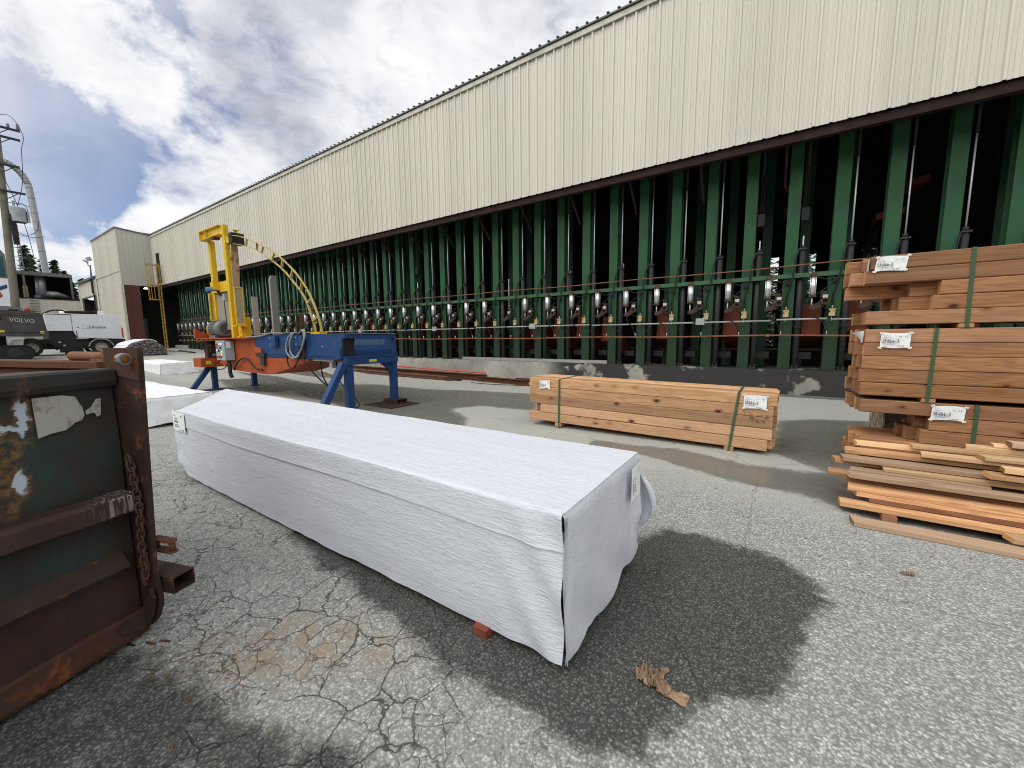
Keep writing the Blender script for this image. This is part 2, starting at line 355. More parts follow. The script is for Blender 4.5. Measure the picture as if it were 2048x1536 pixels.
    hf = k.math('MULTIPLY', k.smooth(halo, 2.3, .9), k.smooth(k.noise(c, 26, 6, .7), .36, .58))
    col = k.mix(hf, col, k.ramp(n3, [(.3, (.07, .028, .010)), (.7, (.19, .115, .05))]))
    bare = k.math('MINIMUM', k.math('MINIMUM', s1, s2), s3)
    col = k.mix(k.smooth(bare, 1.1, .75), col, k.mix(k.smooth(blob(.306, 1.172, .012, .024, .1), 1.3, .5), (.40, .46, .54, 1), (.08, .19, .38, 1)))
    M['skip'] = k.set(col, k.math('MULTIPLY_ADD', n2, .3, .45), 0, k.bump(n2, .35, .006), .3)
    k = NT('skip_rail'); c = k.coord(); n1 = k.noise(c, 5, 7, .65); n2 = k.noise(k.mapping(c, (75, 75, 6)), 1.0, 3)
    col = k.ramp(n1, [(.3, (.026, .016, .013)), (.6, (.052, .028, .020)), (.8, (.085, .044, .028))])
    U, V, Z = k.sep(c)
    wash = k.math('MULTIPLY', k.smooth(U, .24, .06), k.smooth(n2, .50, .62))
    col = k.mix(k.math('MULTIPLY', wash, .6), col, (.36, .35, .35, 1))
    M['skip_rail'] = k.set(col, .6, 0, k.bump(n1, .3, .005), .3)
    k = NT('old_poster'); c = k.coord(); n2 = k.noise(c, 12, 6, .7); n3 = k.noise(k.mapping(c, (40, 40, 4)), 1., 4)
    col = k.mix(k.smooth(n2, .55, .68), (.34, .33, .30, 1), (.12, .10, .09, 1))
    col = k.mix(k.math('MULTIPLY', k.smooth(n3, .55, .7), .5), col, (.18, .08, .03, 1))
    M['poster'] = k.set(col, .7)
setup_materials()

# ------------------------------------------------------------------ mesh builder
ORG = {}
class MB:
    def __init__(s): s.v = []; s.f = []; s.smooth = []
    def add(s, vs, fs, smooth=False):
        o = len(s.v); s.v += [tuple(map(float, v)) for v in vs]
        s.f += [tuple(i + o for i in f) for f in fs]; s.smooth += [smooth] * len(fs); return s
    def box(s, x0, x1, y0, y1, z0, z1, ch=0.0):
        if x0 > x1: x0, x1 = x1, x0
        if y0 > y1: y0, y1 = y1, y0
        if z0 > z1: z0, z1 = z1, z0
        return s.frame_box(((x0 + x1) / 2, (y0 + y1) / 2, (z0 + z1) / 2), (x1 - x0, 0, 0), (0, y1 - y0, 0), (0, 0, z1 - z0), ch)
    def frame_box(s, c, a, b, d, ch=0.0):
        c = Vector(c); A = Vector(a) / 2; B = Vector(b) / 2; D = Vector(d) / 2
        if ch <= 0:
            vs = [c + i * A + j * B + k * D for i in (-1, 1) for j in (-1, 1) for k in (-1, 1)]
            fs = [(0, 1, 3, 2), (4, 6, 7, 5), (0, 4, 5, 1), (2, 3, 7, 6), (0, 2, 6, 4), (1, 5, 7, 3)]
            if A.cross(B).dot(D) < 0: fs = [f[::-1] for f in fs]
            return s.add(vs, fs)
        bm = bmesh.new()
        vv = [bm.verts.new(c + i * A + j * B + k * D) for i in (-1, 1) for j in (-1, 1) for k in (-1, 1)]
        for f in [(0, 1, 3, 2), (4, 6, 7, 5), (0, 4, 5, 1), (2, 3, 7, 6), (0, 2, 6, 4), (1, 5, 7, 3)]: bm.faces.new([vv[i] for i in f])
        bmesh.ops.recalc_face_normals(bm, faces=bm.faces)
        bmesh.ops.bevel(bm, geom=list(bm.edges), offset=ch, segments=2, affect='EDGES', profile=.6)
        bm.verts.index_update()
        s.add([v.co[:] for v in bm.verts], [[v.index for v in f.verts] for f in bm.faces]); bm.free(); return s
    def bar(s, p0, p1, w, h, up=(0, 0, 1), ch=0.0):
        """rectangular bar from p0 to p1; w is horizontal width, h along 'up'"""
        p0 = Vector(p0); p1 = Vector(p1); d = p1 - p0; u = Vector(up)
        sd = d.cross(u)
        if sd.length < 1e-6: sd = d.cross(Vector((1, 0, 0)))
        sd.normalize(); u2 = sd.cross(d).normalized()
        return s.frame_box((p0 + p1) / 2, d, sd * w, u2 * h, ch)
    def tube(s, pts, r, seg=8, caps=True, smooth=True):
        pts = [Vector(p) for p in pts]; n = len(pts)
        rs = r if hasattr(r, '__len__') else [r] * n
        vs = []; fs = []
        prev = None
        for i, p in enumerate(pts):
            t = (pts[min(i + 1, n - 1)] - pts[max(i - 1, 0)]).normalized()
            if prev is None:
                a = t.cross(Vector((0, 0, 1)))
                if a.length < 1e-4: a = t.cross(Vector((1, 0, 0)))
            else: a = prev - t * prev.dot(t)
            a.normalize(); prev = a; b = t.cross(a)
            for j in range(seg):
                q = 2 * PI * j / seg
                vs.append(p + (a * math.cos(q) + b * math.sin(q)) * rs[i])
        for i in range(n - 1):
            for j in range(seg):
                k = (j + 1) % seg
                fs.append((i * seg + j, i * seg + k, (i + 1) * seg + k, (i + 1) * seg + j))
        s.add(vs, fs, smooth)
        if caps:
            o = len(s.v) - len(vs)
            s.f += [tuple(o + j for j in range(seg))[::-1], tuple(o + (n - 1) * seg + j for j in range(seg))]; s.smooth += [False, False]
        return s
    def cyl(s, p0, p1, r, seg=12, r1=None): return s.tube([p0, p1], [r, r if r1 is None else r1], seg)
    def lathe(s, c, axis, prof, seg=24):
        """prof: list of (distance along axis, radius)"""
        c = Vector(c); ax = Vector(axis).normalized()
        a = ax.cross(Vector((0, 0, 1)))
        if a.length < 1e-4: a = ax.cross(Vector((1, 0, 0)))
        a.normalize(); b = ax.cross(a); vs = []; fs = []
        for d, r in prof:
            for j in range(seg):
                q = 2 * PI * j / seg; vs.append(c + ax * d + (a * math.cos(q) + b * math.sin(q)) * max(r, 1e-4))
        for i in range(len(prof) - 1):
            for j in range(seg):
                k = (j + 1) % seg; fs.append((i * seg + j, i * seg + k, (i + 1) * seg + k, (i + 1) * seg + j))
        return s.add(vs, fs, False)
    def prism(s, poly, axis, a, b):
        """extrude a 2D polygon along axis x / y / z between a and b"""
        def P(u, v, w): return {'x': (w, u, v), 'y': (u, w, v), 'z': (u, v, w)}[axis]
        n = len(poly)
        vs = [P(u, v, a) for u, v in poly] + [P(u, v, b) for u, v in poly]
        fs = [tuple(range(n))[::-1], tuple(range(n, 2 * n))] + [(i, (i + 1) % n, n + (i + 1) % n, n + i) for i in range(n)]
        bm = bmesh.new(); vv = [bm.verts.new(v) for v in vs]
        for f in fs: bm.faces.new([vv[i] for i in f])
        bmesh.ops.recalc_face_normals(bm, faces=bm.faces); bm.verts.index_update()
        s.add([v.co[:] for v in bm.verts], [[v.index for v in f.verts] for f in bm.faces]); bm.free(); return s
    def grid(s, P, smooth=True, flip=False):
        """P: 2D list of points"""
        n = len(P); m = len(P[0]); vs = [p for row in P for p in row]; fs = []
        for i in range(n - 1):
            for j in range(m - 1):
                f = (i * m + j, i * m + j + 1, (i + 1) * m + j + 1, (i + 1) * m + j); fs.append(f[::-1] if flip else f)
        return s.add(vs, fs, smooth)
    def map(s, fn): s.v = [tuple(fn(Vector(v))) for v in s.v]; return s
    def build(s, name, mat, parent=None, label=None, origin=None):
        me = bpy.data.meshes.new(name)
        o0 = Vector(origin) if origin is not None else (ORG.get(parent.name, Vector((0, 0, 0))) if parent else Vector((0, 0, 0)))
        me.from_pydata([tuple(Vector(v) - o0) for v in s.v], [], s.f)
        me.polygons.foreach_set('use_smooth', s.smooth); me.update()
        me.materials.append(M[mat] if isinstance(mat, str) else mat)
        ob = bpy.data.objects.new(name, me); COL.objects.link(ob)
        if parent is not None: ob.parent = parent; ORG[ob.name] = o0
        else: ob.location = o0; ORG[ob.name] = o0
        if label: ob['label'] = label
        return ob

def split_build(mb, name, mat, parent=None, fn=None):
    """each far-apart piece of the builder's mesh becomes an object of its own"""
    par = list(range(len(mb.v)))
    def find(a):
        while par[a] != a: par[a] = par[par[a]]; a = par[a]
        return a
    for f in mb.f:
        for q in f[1:]: par[find(q)] = find(f[0])
    isl = {}
    for i in range(len(mb.v)): isl.setdefault(find(i), []).append(i)
    box = []
    for ids in isl.values():
        P = np.array([mb.v[i] for i in ids]); box.append((ids, P.min(0), P.max(0)))
    lab = list(range(len(box)))
    for i in range(len(box)):
        for j in range(i):
            gap = np.maximum(0, np.maximum(box[i][1] - box[j][2], box[j][1] - box[i][2])); sz = max((box[i][2] - box[i][1]).max(), (box[j][2] - box[j][1]).max())
            if np.sqrt((gap ** 2).sum()) <= max(.02, .5 * sz):
                a, b = lab[i], lab[j]; lab = [b if q == a else q for q in lab]
    out = []
    for g in sorted(set(lab)):
        ids = [i for q, bx in zip(lab, box) if q == g for i in bx[0]]; mp = {i: n for n, i in enumerate(ids)}; s = set(ids)
        m = MB(); m.v = [mb.v[i] for i in ids]
        for f, sm in zip(mb.f, mb.smooth):
            if f[0] in s: m.f.append(tuple(mp[i] for i in f)); m.smooth.append(sm)
        out.append(fn(m, name, mat, parent) if fn else m.build(name, mat, parent))
    return out
def tag(o, label, cat, group=None):
    o['label'] = label; o['category'] = cat
    if group: o['group'] = group
    return o
def thing(name, label, cat, loc=(0, 0, 0), group=None):
    o = bpy.data.objects.new(name, None); COL.objects.link(o); o.location = loc; ORG[o.name] = Vector(loc)
    o.empty_display_size = .2
    return tag(o, label, cat, group)
def structure(o): o['kind'] = 'structure'; return o
def text_mesh(txt, size, name, mat, parent, origin, ux, uy, depth=.002, align='LEFT', font_scale_x=1.0):
    """lettering as a thin mesh; ux/uy are the directions of the line and of 'up'"""
    cu = bpy.data.curves.new(name, 'FONT'); cu.body = txt; cu.size = size; cu.extrude = depth / 2; cu.align_x = align; cu.resolution_u = 2; cu.offset = size * .004
    t = bpy.data.objects.new(name, cu); COL.objects.link(t)
    bpy.context.view_layer.update()
    me = bpy.data.meshes.new_from_object(t.evaluated_get(bpy.context.evaluated_depsgraph_get()))
    bpy.data.objects.remove(t); bpy.data.curves.remove(cu)
    ux = Vector(ux).normalized(); uy = Vector(uy).normalized(); uz = ux.cross(uy)
    mb = MB(); o = Vector(origin)
    mb.add([o + ux * v.co.x * font_scale_x + uy * v.co.y + uz * v.co.z for v in me.vertices], [tuple(p.vertices) for p in me.polygons])
    bpy.data.meshes.remove(me)
    return mb
def fbm(p, oct=4): return mnoise.fractal(Vector(p), 1.0, 2.0, oct)
def catmull(pts, n=8):
    P = [Vector(p) for p in pts]; out = []
    for i in range(len(P) - 1):
        p0 = P[max(i - 1, 0)]; p1 = P[i]; p2 = P[i + 1]; p3 = P[min(i + 2, len(P) - 1)]
        for j in range(n):
            t = j / n
            out.append(.5 * ((2 * p1) + (-p0 + p2) * t + (2 * p0 - 5 * p1 + 4 * p2 - p3) * t * t + (-p0 + 3 * p1 - 3 * p2 + p3) * t ** 3))
    out.append(P[-1]); return out
def gz(x):
    """height of the yard: level near the camera, rising gently far to the left"""
    if x > -15: return 0.0
    if x > -44: return (-15 - x) / 29 * .95
    return .95
# ================================================================== sky and sun
SUN_EL, SUN_AZ = R(54), math.atan2(-.42, -.90)      # azimuth measured from +Y towards +X
def setup_world():
    w = bpy.data.worlds.new("World"); scene.world = w; w.use_nodes = True
    k = NT.__new__(NT); k.t = w.node_tree; k.t.nodes.clear()
    out = k.t.nodes.new('ShaderNodeOutputWorld')
    d = k.coord('Generated')
    sky = k.t.nodes.new('ShaderNodeTexSky'); sky.sky_type = 'NISHITA'; sky.sun_disc = False
    sky.sun_elevation = SUN_EL; sky.sun_rotation = SUN_AZ; sky.air_density = 1.0; sky.dust_density = .6; sky.ozone_density = 1.6
    X, Y, Z = k.sep(d)
    q = k.math('DIVIDE', 1.0, k.math('ADD', k.math('MAXIMUM', Z, 0.), .42))
    p = k.comb(k.math('MULTIPLY', X, q), k.math('MULTIPLY', Y, q), k.math('MULTIPLY', Z, 1.2))
    warp = k.n('ShaderNodeVectorMath', props={'operation': 'SCALE'}, i0=k.noise(p, 3.2, 3, .5, 0, 1), Scale=.16)
    p = k.n('ShaderNodeVectorMath', props={'operation': 'ADD'}, i0=p, i1=warp)
    n = k.noise(p, 3.3, 10, .62)
    def lobe(v, r, amt):
        dt = k.n('ShaderNodeVectorMath', outi=1, props={'operation': 'DISTANCE'}, i0=dw, i1=Vector(v).normalized())
        return k.math('MULTIPLY', k.smooth(dt, r, r * .15), amt)
    dw = k.n('ShaderNodeVectorMath', props={'operation': 'ADD'}, i0=d, i1=k.n('ShaderNodeVectorMath', props={'operation': 'SCALE'}, i0=k.n('ShaderNodeVectorMath', props={'operation': 'SUBTRACT'}, i0=k.noise(d, 7, 7, .64, 0, 1), i1=Vector((.5, .5, .5))), Scale=.22))
    f = k.math('ADD', k.math('ADD', n, .205), lobe((-.885, .14, .44), .10, .12))
    for v, r, a in (((-.9491, .1525, .2755), .14, .34), ((-.945, .110, .310), .11, .12), ((-.957, .166, .235), .09, .16),
                    ((-.8302, .2691, .4883), .06, .12), ((-.842, .290, .453), .05, .06), ((-.867, .280, .413), .05, .08), ((-.868, .305, .394), .05, .07), ((-.884, .29, .371), .05, .07), ((-.829, .246, .502), .06, .06)):
        f = k.math('SUBTRACT', f, lobe(v, r, a))
    cov = k.smooth(f, .45, .74)
    n2 = k.noise(p, 2.6, 7, .60); n3 = k.noise(p, 8.0, 6, .62)
    sh = k.math('ADD', k.math('MULTIPLY', n2, .80), k.math('MULTIPLY', n3, .34))
    for v, r, a in (((-.80, .39, .455), .20, .10), ((-.8188, .3597, .4474), .09, .07), ((-.905, .30, .30), .10, .06), ((-.90, .14, .41), .05, .07), ((-.70, .45, .55), .10, .06)):
        sh = k.math('SUBTRACT', sh, lobe(v, r, a))
    for v, r, a in (((-.895, .15, .42), .12, .05), ((-.892, .21, .40), .08, .04), ((-.868, .345, .36), .09, .06), ((-.935, .25, .26), .09, .04), ((-.777, .364, .514), .08, .04)):
        sh = k.math('ADD', sh, lobe(v, r, a))
    cc = k.ramp(sh, [(.34, (.50, .52, .59)), (.46, (.71, .73, .79)), (.56, (.90, .91, .95)), (.68, (1.04, 1.04, 1.04))])
    # thin veil towards the horizon
    veil = k.math('MULTIPLY', k.smooth(Z, .24, .04), .8)
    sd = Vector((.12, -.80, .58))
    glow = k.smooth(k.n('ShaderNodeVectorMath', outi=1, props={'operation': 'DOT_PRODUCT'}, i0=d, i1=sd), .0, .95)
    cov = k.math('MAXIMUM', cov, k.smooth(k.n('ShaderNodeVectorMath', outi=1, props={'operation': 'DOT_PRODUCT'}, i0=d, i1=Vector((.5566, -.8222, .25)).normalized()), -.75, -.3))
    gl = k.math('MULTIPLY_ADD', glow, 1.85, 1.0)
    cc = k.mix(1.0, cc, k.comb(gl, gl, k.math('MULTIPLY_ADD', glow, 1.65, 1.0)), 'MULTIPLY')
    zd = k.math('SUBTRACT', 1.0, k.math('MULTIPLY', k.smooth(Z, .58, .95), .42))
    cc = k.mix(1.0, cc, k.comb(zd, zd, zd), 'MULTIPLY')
    skt = k.mix(1.0, sky.outputs[0], (.80, .88, 1.12, 1), 'MULTIPLY')
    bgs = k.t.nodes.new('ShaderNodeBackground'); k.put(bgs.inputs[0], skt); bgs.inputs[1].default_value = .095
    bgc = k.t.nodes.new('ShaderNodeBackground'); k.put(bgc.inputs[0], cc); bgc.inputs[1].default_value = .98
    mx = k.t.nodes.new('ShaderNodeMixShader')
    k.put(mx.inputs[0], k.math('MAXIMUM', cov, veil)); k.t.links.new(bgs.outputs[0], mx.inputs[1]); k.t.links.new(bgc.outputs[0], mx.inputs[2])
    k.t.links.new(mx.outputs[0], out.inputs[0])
    ld = bpy.data.lights.new("sun", 'SUN'); ld.energy = .75; ld.angle = R(16); ld.color = (1, .955, .89)
    lo = bpy.data.objects.new("sun", ld); COL.objects.link(lo)
    s = Vector((math.sin(SUN_AZ) * math.cos(SUN_EL), math.cos(SUN_AZ) * math.cos(SUN_EL), math.sin(SUN_EL)))
    lo.rotation_euler = s.to_track_quat('Z', 'Y').to_euler(); lo.location = s * 60
setup_world()
scene.view_settings.view_transform = 'Standard'; scene.view_settings.look = 'None'
scene.view_settings.exposure = 0.0; scene.view_settings.gamma = 1.0

# ================================================================== ground
POLY = dict(
 wet=[[(-19.83, 7.5), (-16.82, 7.96), (-13.44, 7.69), (-11.4, 8.67), (-9.12, 8.61), (-7.33, 9.12), (-5.53, 9.44), (-4.27, 7.24), (-5.71, 7.1), (-6.01, 6.48), (-5.0, 5.82), (-4.47, 5.06), (-6.25, 4.95), (-9.91, 5.64), (-11.32, 5.86), (-14.43, 6.81)],
  [(-17.52, 5.95), (-16.94, 7.25), (-13.07, 6.79), (-12.39, 5.83), (-13.89, 5.35)],
  [(-2.37, 5.66), (-1.82, 5.66), (-1.08, 5.81), (-0.32, 5.56), (0.29, 5.59), (0.71, 5.74), (0.96, 5.41), (2.4, 5.0), (2.4, 4.4), (0.83, 4.42), (0.58, 4.51), (0.26, 4.77), (-0.27, 4.77), (-0.81, 5.0), (-1.4, 5.22), (-2.21, 5.29)],
  [(0.03, 8.67), (0.56, 9.2), (1.38, 9.49), (3, 9.4), (3, 5.6), (1.18, 5.6), (0.69, 5.6), (0.48, 5.76), (0.01, 6.27)],
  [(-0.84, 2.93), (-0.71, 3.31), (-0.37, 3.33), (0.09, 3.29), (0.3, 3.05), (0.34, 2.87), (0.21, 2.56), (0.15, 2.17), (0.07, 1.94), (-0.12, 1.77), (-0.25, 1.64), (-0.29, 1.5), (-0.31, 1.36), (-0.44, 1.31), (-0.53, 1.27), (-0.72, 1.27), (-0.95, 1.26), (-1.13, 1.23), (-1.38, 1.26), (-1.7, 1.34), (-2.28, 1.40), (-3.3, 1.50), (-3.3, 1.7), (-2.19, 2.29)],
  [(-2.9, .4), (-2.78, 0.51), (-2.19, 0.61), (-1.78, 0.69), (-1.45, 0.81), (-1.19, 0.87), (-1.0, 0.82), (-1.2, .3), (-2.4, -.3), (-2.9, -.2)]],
 crack=[[(-8.56, 1.78), (-6.31, 1.72), (-2.38, 1.6), (-1.21, 1.42), (-0.9, 1.29), (-0.57, 1.17), (-.7, .4), (-1.95, 0.1), (-2.09, 0.3), (-2.9, 0.5), (-5.5, .6)]],
 stain=[[(-2.49, 0.62), (-2.28, 0.97), (-2.0, 1.20), (-1.55, 1.24), (-1.48, 1.13), (-1.68, 0.99), (-1.84, 0.76), (-2.19, 0.62)]],
 conc=[[(-24, 5.0), (-11, 4.6), (-4.3, 4.2), (-1.5, 4.6), (.6, 4.4), (4, 5.2), (9, 6), (9, 13), (-30, 13), (-30, 7)]])
def poly_sd(P, X, Y):
    """signed distance (positive inside) of arrays X, Y to polygon P"""
    d = np.full(X.shape, 1e9); ins = np.zeros(X.shape, bool); n = len(P)
    for i in range(n):
        (ax, ay), (bx, by) = P[i], P[(i + 1) % n]
        ex, ey = bx - ax, by - ay
        t = np.clip(((X - ax) * ex + (Y - ay) * ey) / (ex * ex + ey * ey), 0, 1)
        d = np.minimum(d, np.hypot(X - ax - t * ex, Y - ay - t * ey))
        c = ((ay > Y) != (by > Y)) & (X < (bx - ax) * (Y - ay) / ((by - ay) if by != ay else 1e-9) + ax)
        ins ^= c
    return np.where(ins, d, -d)
def make_ground():
    xs = np.concatenate([[-900, -400, -200, -120, -90, -75], np.arange(-60, -20, .8), np.arange(-20, -10, .16), np.arange(-10, 5, .065), np.arange(5, 20, .6), [25, 40, 80, 200, 900]])
    ys = np.concatenate([[-900, -300, -100, -40, -15, -6, -3], np.arange(-1.5, 3.6, .06), np.arange(3.6, 12.6, .085), np.arange(12.6, 24, .8), [30, 45, 80, 200, 900]])
    X, Y = np.meshgrid(xs, ys, indexing='ij'); nx, ny = X.shape
    Zg = np.interp(-X, [0, 15, 19, 30, 34, 44, 60], [0, 0, .17, .74, .78, .92, .95])
    v = np.stack([X, Y, Zg], -1).reshape(-1, 3)
    i, j = np.meshgrid(np.arange(nx - 1), np.arange(ny - 1), indexing='ij'); a = (i * ny + j).ravel()
    f = np.stack([a, a + ny, a + ny + 1, a + 1], -1)
    me = bpy.data.meshes.new('ground'); me.vertices.add(len(v)); me.vertices.foreach_set('co', v.ravel())
    me.loops.add(f.size); me.loops.foreach_set('vertex_index', f.ravel().astype(np.int32))
    me.polygons.add(len(f)); me.polygons.foreach_set('loop_start', np.arange(0, f.size, 4, dtype=np.int32))
    me.update(); me.validate()
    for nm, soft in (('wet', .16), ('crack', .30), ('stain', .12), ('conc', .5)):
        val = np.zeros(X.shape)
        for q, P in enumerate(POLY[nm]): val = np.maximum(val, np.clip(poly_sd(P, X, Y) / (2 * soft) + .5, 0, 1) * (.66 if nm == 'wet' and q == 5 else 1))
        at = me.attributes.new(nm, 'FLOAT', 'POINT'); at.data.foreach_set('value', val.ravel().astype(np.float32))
    me.materials.append(M['ground'])
    o = bpy.data.objects.new('ground', me); COL.objects.link(o); structure(o)
make_ground()
def gz(x): return float(np.interp(-x, [0, 15, 19, 30, 34, 44, 60], [0, 0, .17, .74, .78, .92, .95]))

# unseen ridge added behind the camera and to the right, blocking low sky light
hl = []
for i in range(61):
    a = R(104) + R(226) * i / 60; row = []
    for r_, z_ in ((70, -.5), (78, 9), (88, 20), (104, 30), (160, 42)):
        w_ = 1 + .25 * fbm((math.cos(a) * 3, math.sin(a) * 3, r_ * .02), 3)
        row.append(Vector((math.cos(R(90) + a) * r_, math.sin(R(90) + a) * r_, z_ * w_ if z_ > 0 else z_)))
    hl.append(row)
structure(MB().grid(hl).build('low_sky_blocker', 'needles'))

# ================================================================== sorter building
RIB = [(0, 0), (.014, -.045), (.056, -.045), (.070, 0), (.136, 0), (.142, -.013), (.160, -.013), (.166, 0), (.214, 0), (.220, -.013), (.238, -.013), (.244, 0)]
def ribbed(a0, a1, z0, z1, to3d, pitch=.3048, prof=RIB):
    """corrugated sheet along a between a0 and a1; to3d(a, out, z) gives the point"""
    pts = []; a = a0
    while a < a1:
        for da, o in prof:
            if a + da < a1: pts.append((a + da, o))
        a += pitch
    pts.append((a1, 0))
    mb = MB(); mb.grid([[to3d(p, o, z0) for p, o in pts], [to3d(p, o, z1) for p, o in pts]], smooth=False); return mb
W = thing('sorter_building', 'long cream corrugated steel building with an open front full of green posts', 'building', (-16, 12, 0))
XR = 13.0
ribbed(-43.9, XR, 6.10, 10.12, lambda a, o, z: (a, 11.4 + o, z)).build('front_siding', 'siding', W)
MB().box(-43.9, XR, 11.325, 11.36, 10.06, 10.20).build('eave_trim', 'cream_trim', W)
rf = MB()
rf.add([(-44.2, 11.28, 10.22), (XR + .3, 11.28, 10.22), (XR + .3, 24.2, 11.5), (-44.2, 24.2, 11.5), (-44.2, 11.28, 10.26), (XR + .3, 11.28, 10.26), (XR + .3, 24.2, 11.54), (-44.2, 24.2, 11.54)],
       [(0, 3, 2, 1), (4, 5, 6, 7), (0, 1, 5, 4), (2, 3, 7, 6), (1, 2, 6, 5), (3, 0, 4, 7)])
x = -44.0
while x < XR:
    rf.frame_box((x, 14.0, 10.562), (.07, 0, 0), (0, 5.5, .545), (0, 0, .026)); x += .3048
rf.build('roof', 'trim', W)
MB().box(-43.9, XR, 11.46, 11.62, 5.90, 6.09).box(-43.9, XR, 12.36, 12.66, 6.55, 6.85).build('eave_beam', 'dark_red_steel', W)
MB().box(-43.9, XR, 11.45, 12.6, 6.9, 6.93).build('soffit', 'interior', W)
MB().box(-41.0, XR, 12.25, 13.2, -.3, .69).box(-43.9, -41.0, 12.25, 13.2, -.3, 1.18).build('foundation', 'foundation', W)
MB().box(-6.95, XR, 12.19, 12.249, -.1, .055, .006).build('kerb_edge', 'trim', W)
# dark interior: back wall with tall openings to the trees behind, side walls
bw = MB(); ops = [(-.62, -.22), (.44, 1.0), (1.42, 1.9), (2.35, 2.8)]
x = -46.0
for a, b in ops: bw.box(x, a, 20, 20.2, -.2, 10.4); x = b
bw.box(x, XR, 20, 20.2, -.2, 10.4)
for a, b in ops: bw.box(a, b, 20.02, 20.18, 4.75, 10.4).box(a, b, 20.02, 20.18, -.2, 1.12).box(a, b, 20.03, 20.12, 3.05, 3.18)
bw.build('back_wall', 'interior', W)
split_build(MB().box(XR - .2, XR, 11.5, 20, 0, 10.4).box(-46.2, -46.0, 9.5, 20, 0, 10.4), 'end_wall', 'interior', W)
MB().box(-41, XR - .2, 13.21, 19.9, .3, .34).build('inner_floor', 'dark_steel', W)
# black panel painted as the shade inside the slot above the ladder
MB().box(-42.96, -42.30, 11.355, 11.40, 6.29, 8.67).build('access_slot_shade', 'interior', W)
# ---- end block (annex)
ribbed(-51.6, -43.9, .8, 10.42, lambda a, o, z: (a, 9.3 + o, z)).build('end_block_siding', 'siding', W)
MB().box(-51.6, -43.93, 9.255, 9.27, 7.07, 7.11).build('siding_joint', 'trim', W)
SE = [(0, 0), (.012, -.018), (.024, 0)]
def annex_side():
    mb = MB(); pts = []; a = 9.3
    while a < 11.4:
        for da, o in ((0, 0), (.012, .022), (.026, .022), (.036, -.004)): pts.append((min(a + da, 11.4), o))
        a += .30
    pts.append((11.4, 0))
    def top(y): return 10.42 - (y - 9.3) * .09
    mb.grid([[(-43.88 + o, y, 6.06) for y, o in pts], [(-43.88 + o, y, top(y)) for y, o in pts]], smooth=False, flip=False); return mb
annex_side().build('seamed_siding', 'siding_shaded', W)
MB().prism([(9.24, 10.42), (11.4, 10.22), (11.4, 10.30), (9.24, 10.50)], 'x', -43.95, -43.80).box(-51.7, -43.8, 9.2, 9.262, 10.40, 10.50).build('parapet_trim', 'trim', W)
MB().box(-51.6, -43.96, 9.33, 20, 10.36, 10.40).build('end_block_roof', 'interior', W)
MB().box(-43.96, -43.84, 9.235, 9.40, .85, 6.06).build('corner_post', 'cream_trim', W)
MB().box(-43.98, -43.90, 9.44, 10.36, .9, 6.03).box(-43.90, -43.86, 9.62, 9.68, .9, 6.03).build('red_inner_panel', 'red_panel', W)
dr = MB().box(-45.98, -45.90, 10.15, 11.05, 1.0, 3.5).build('door', 'trim', W)
MB().box(-45.90, -45.86, 10.90, 10.96, 2.1, 2.3).build('handle', 'dark_steel', dr)
MB().lathe((-44.8, 10.96, 6.05), (0, 0, -1), [(0, .05), (.05, .13), (.12, .16), (.14, .01)], 12).build('ceiling_lamp', 'lamp', W)
MB().cyl((-44.8, 10.96, 6.05), (-44.8, 10.96, 10.36), .02, 6).build('lamp_stem', 'dark_steel', W)
# diagonal eave braces
for k in range(24):
    xb = -5.60 + 1.828 * (k - 20)
    if xb < -43: continue
    MB().bar((xb, 11.56, 5.98), (xb, 12.33, 5.2), .05, .07).build('eave_brace', 'dark_red_steel', W)

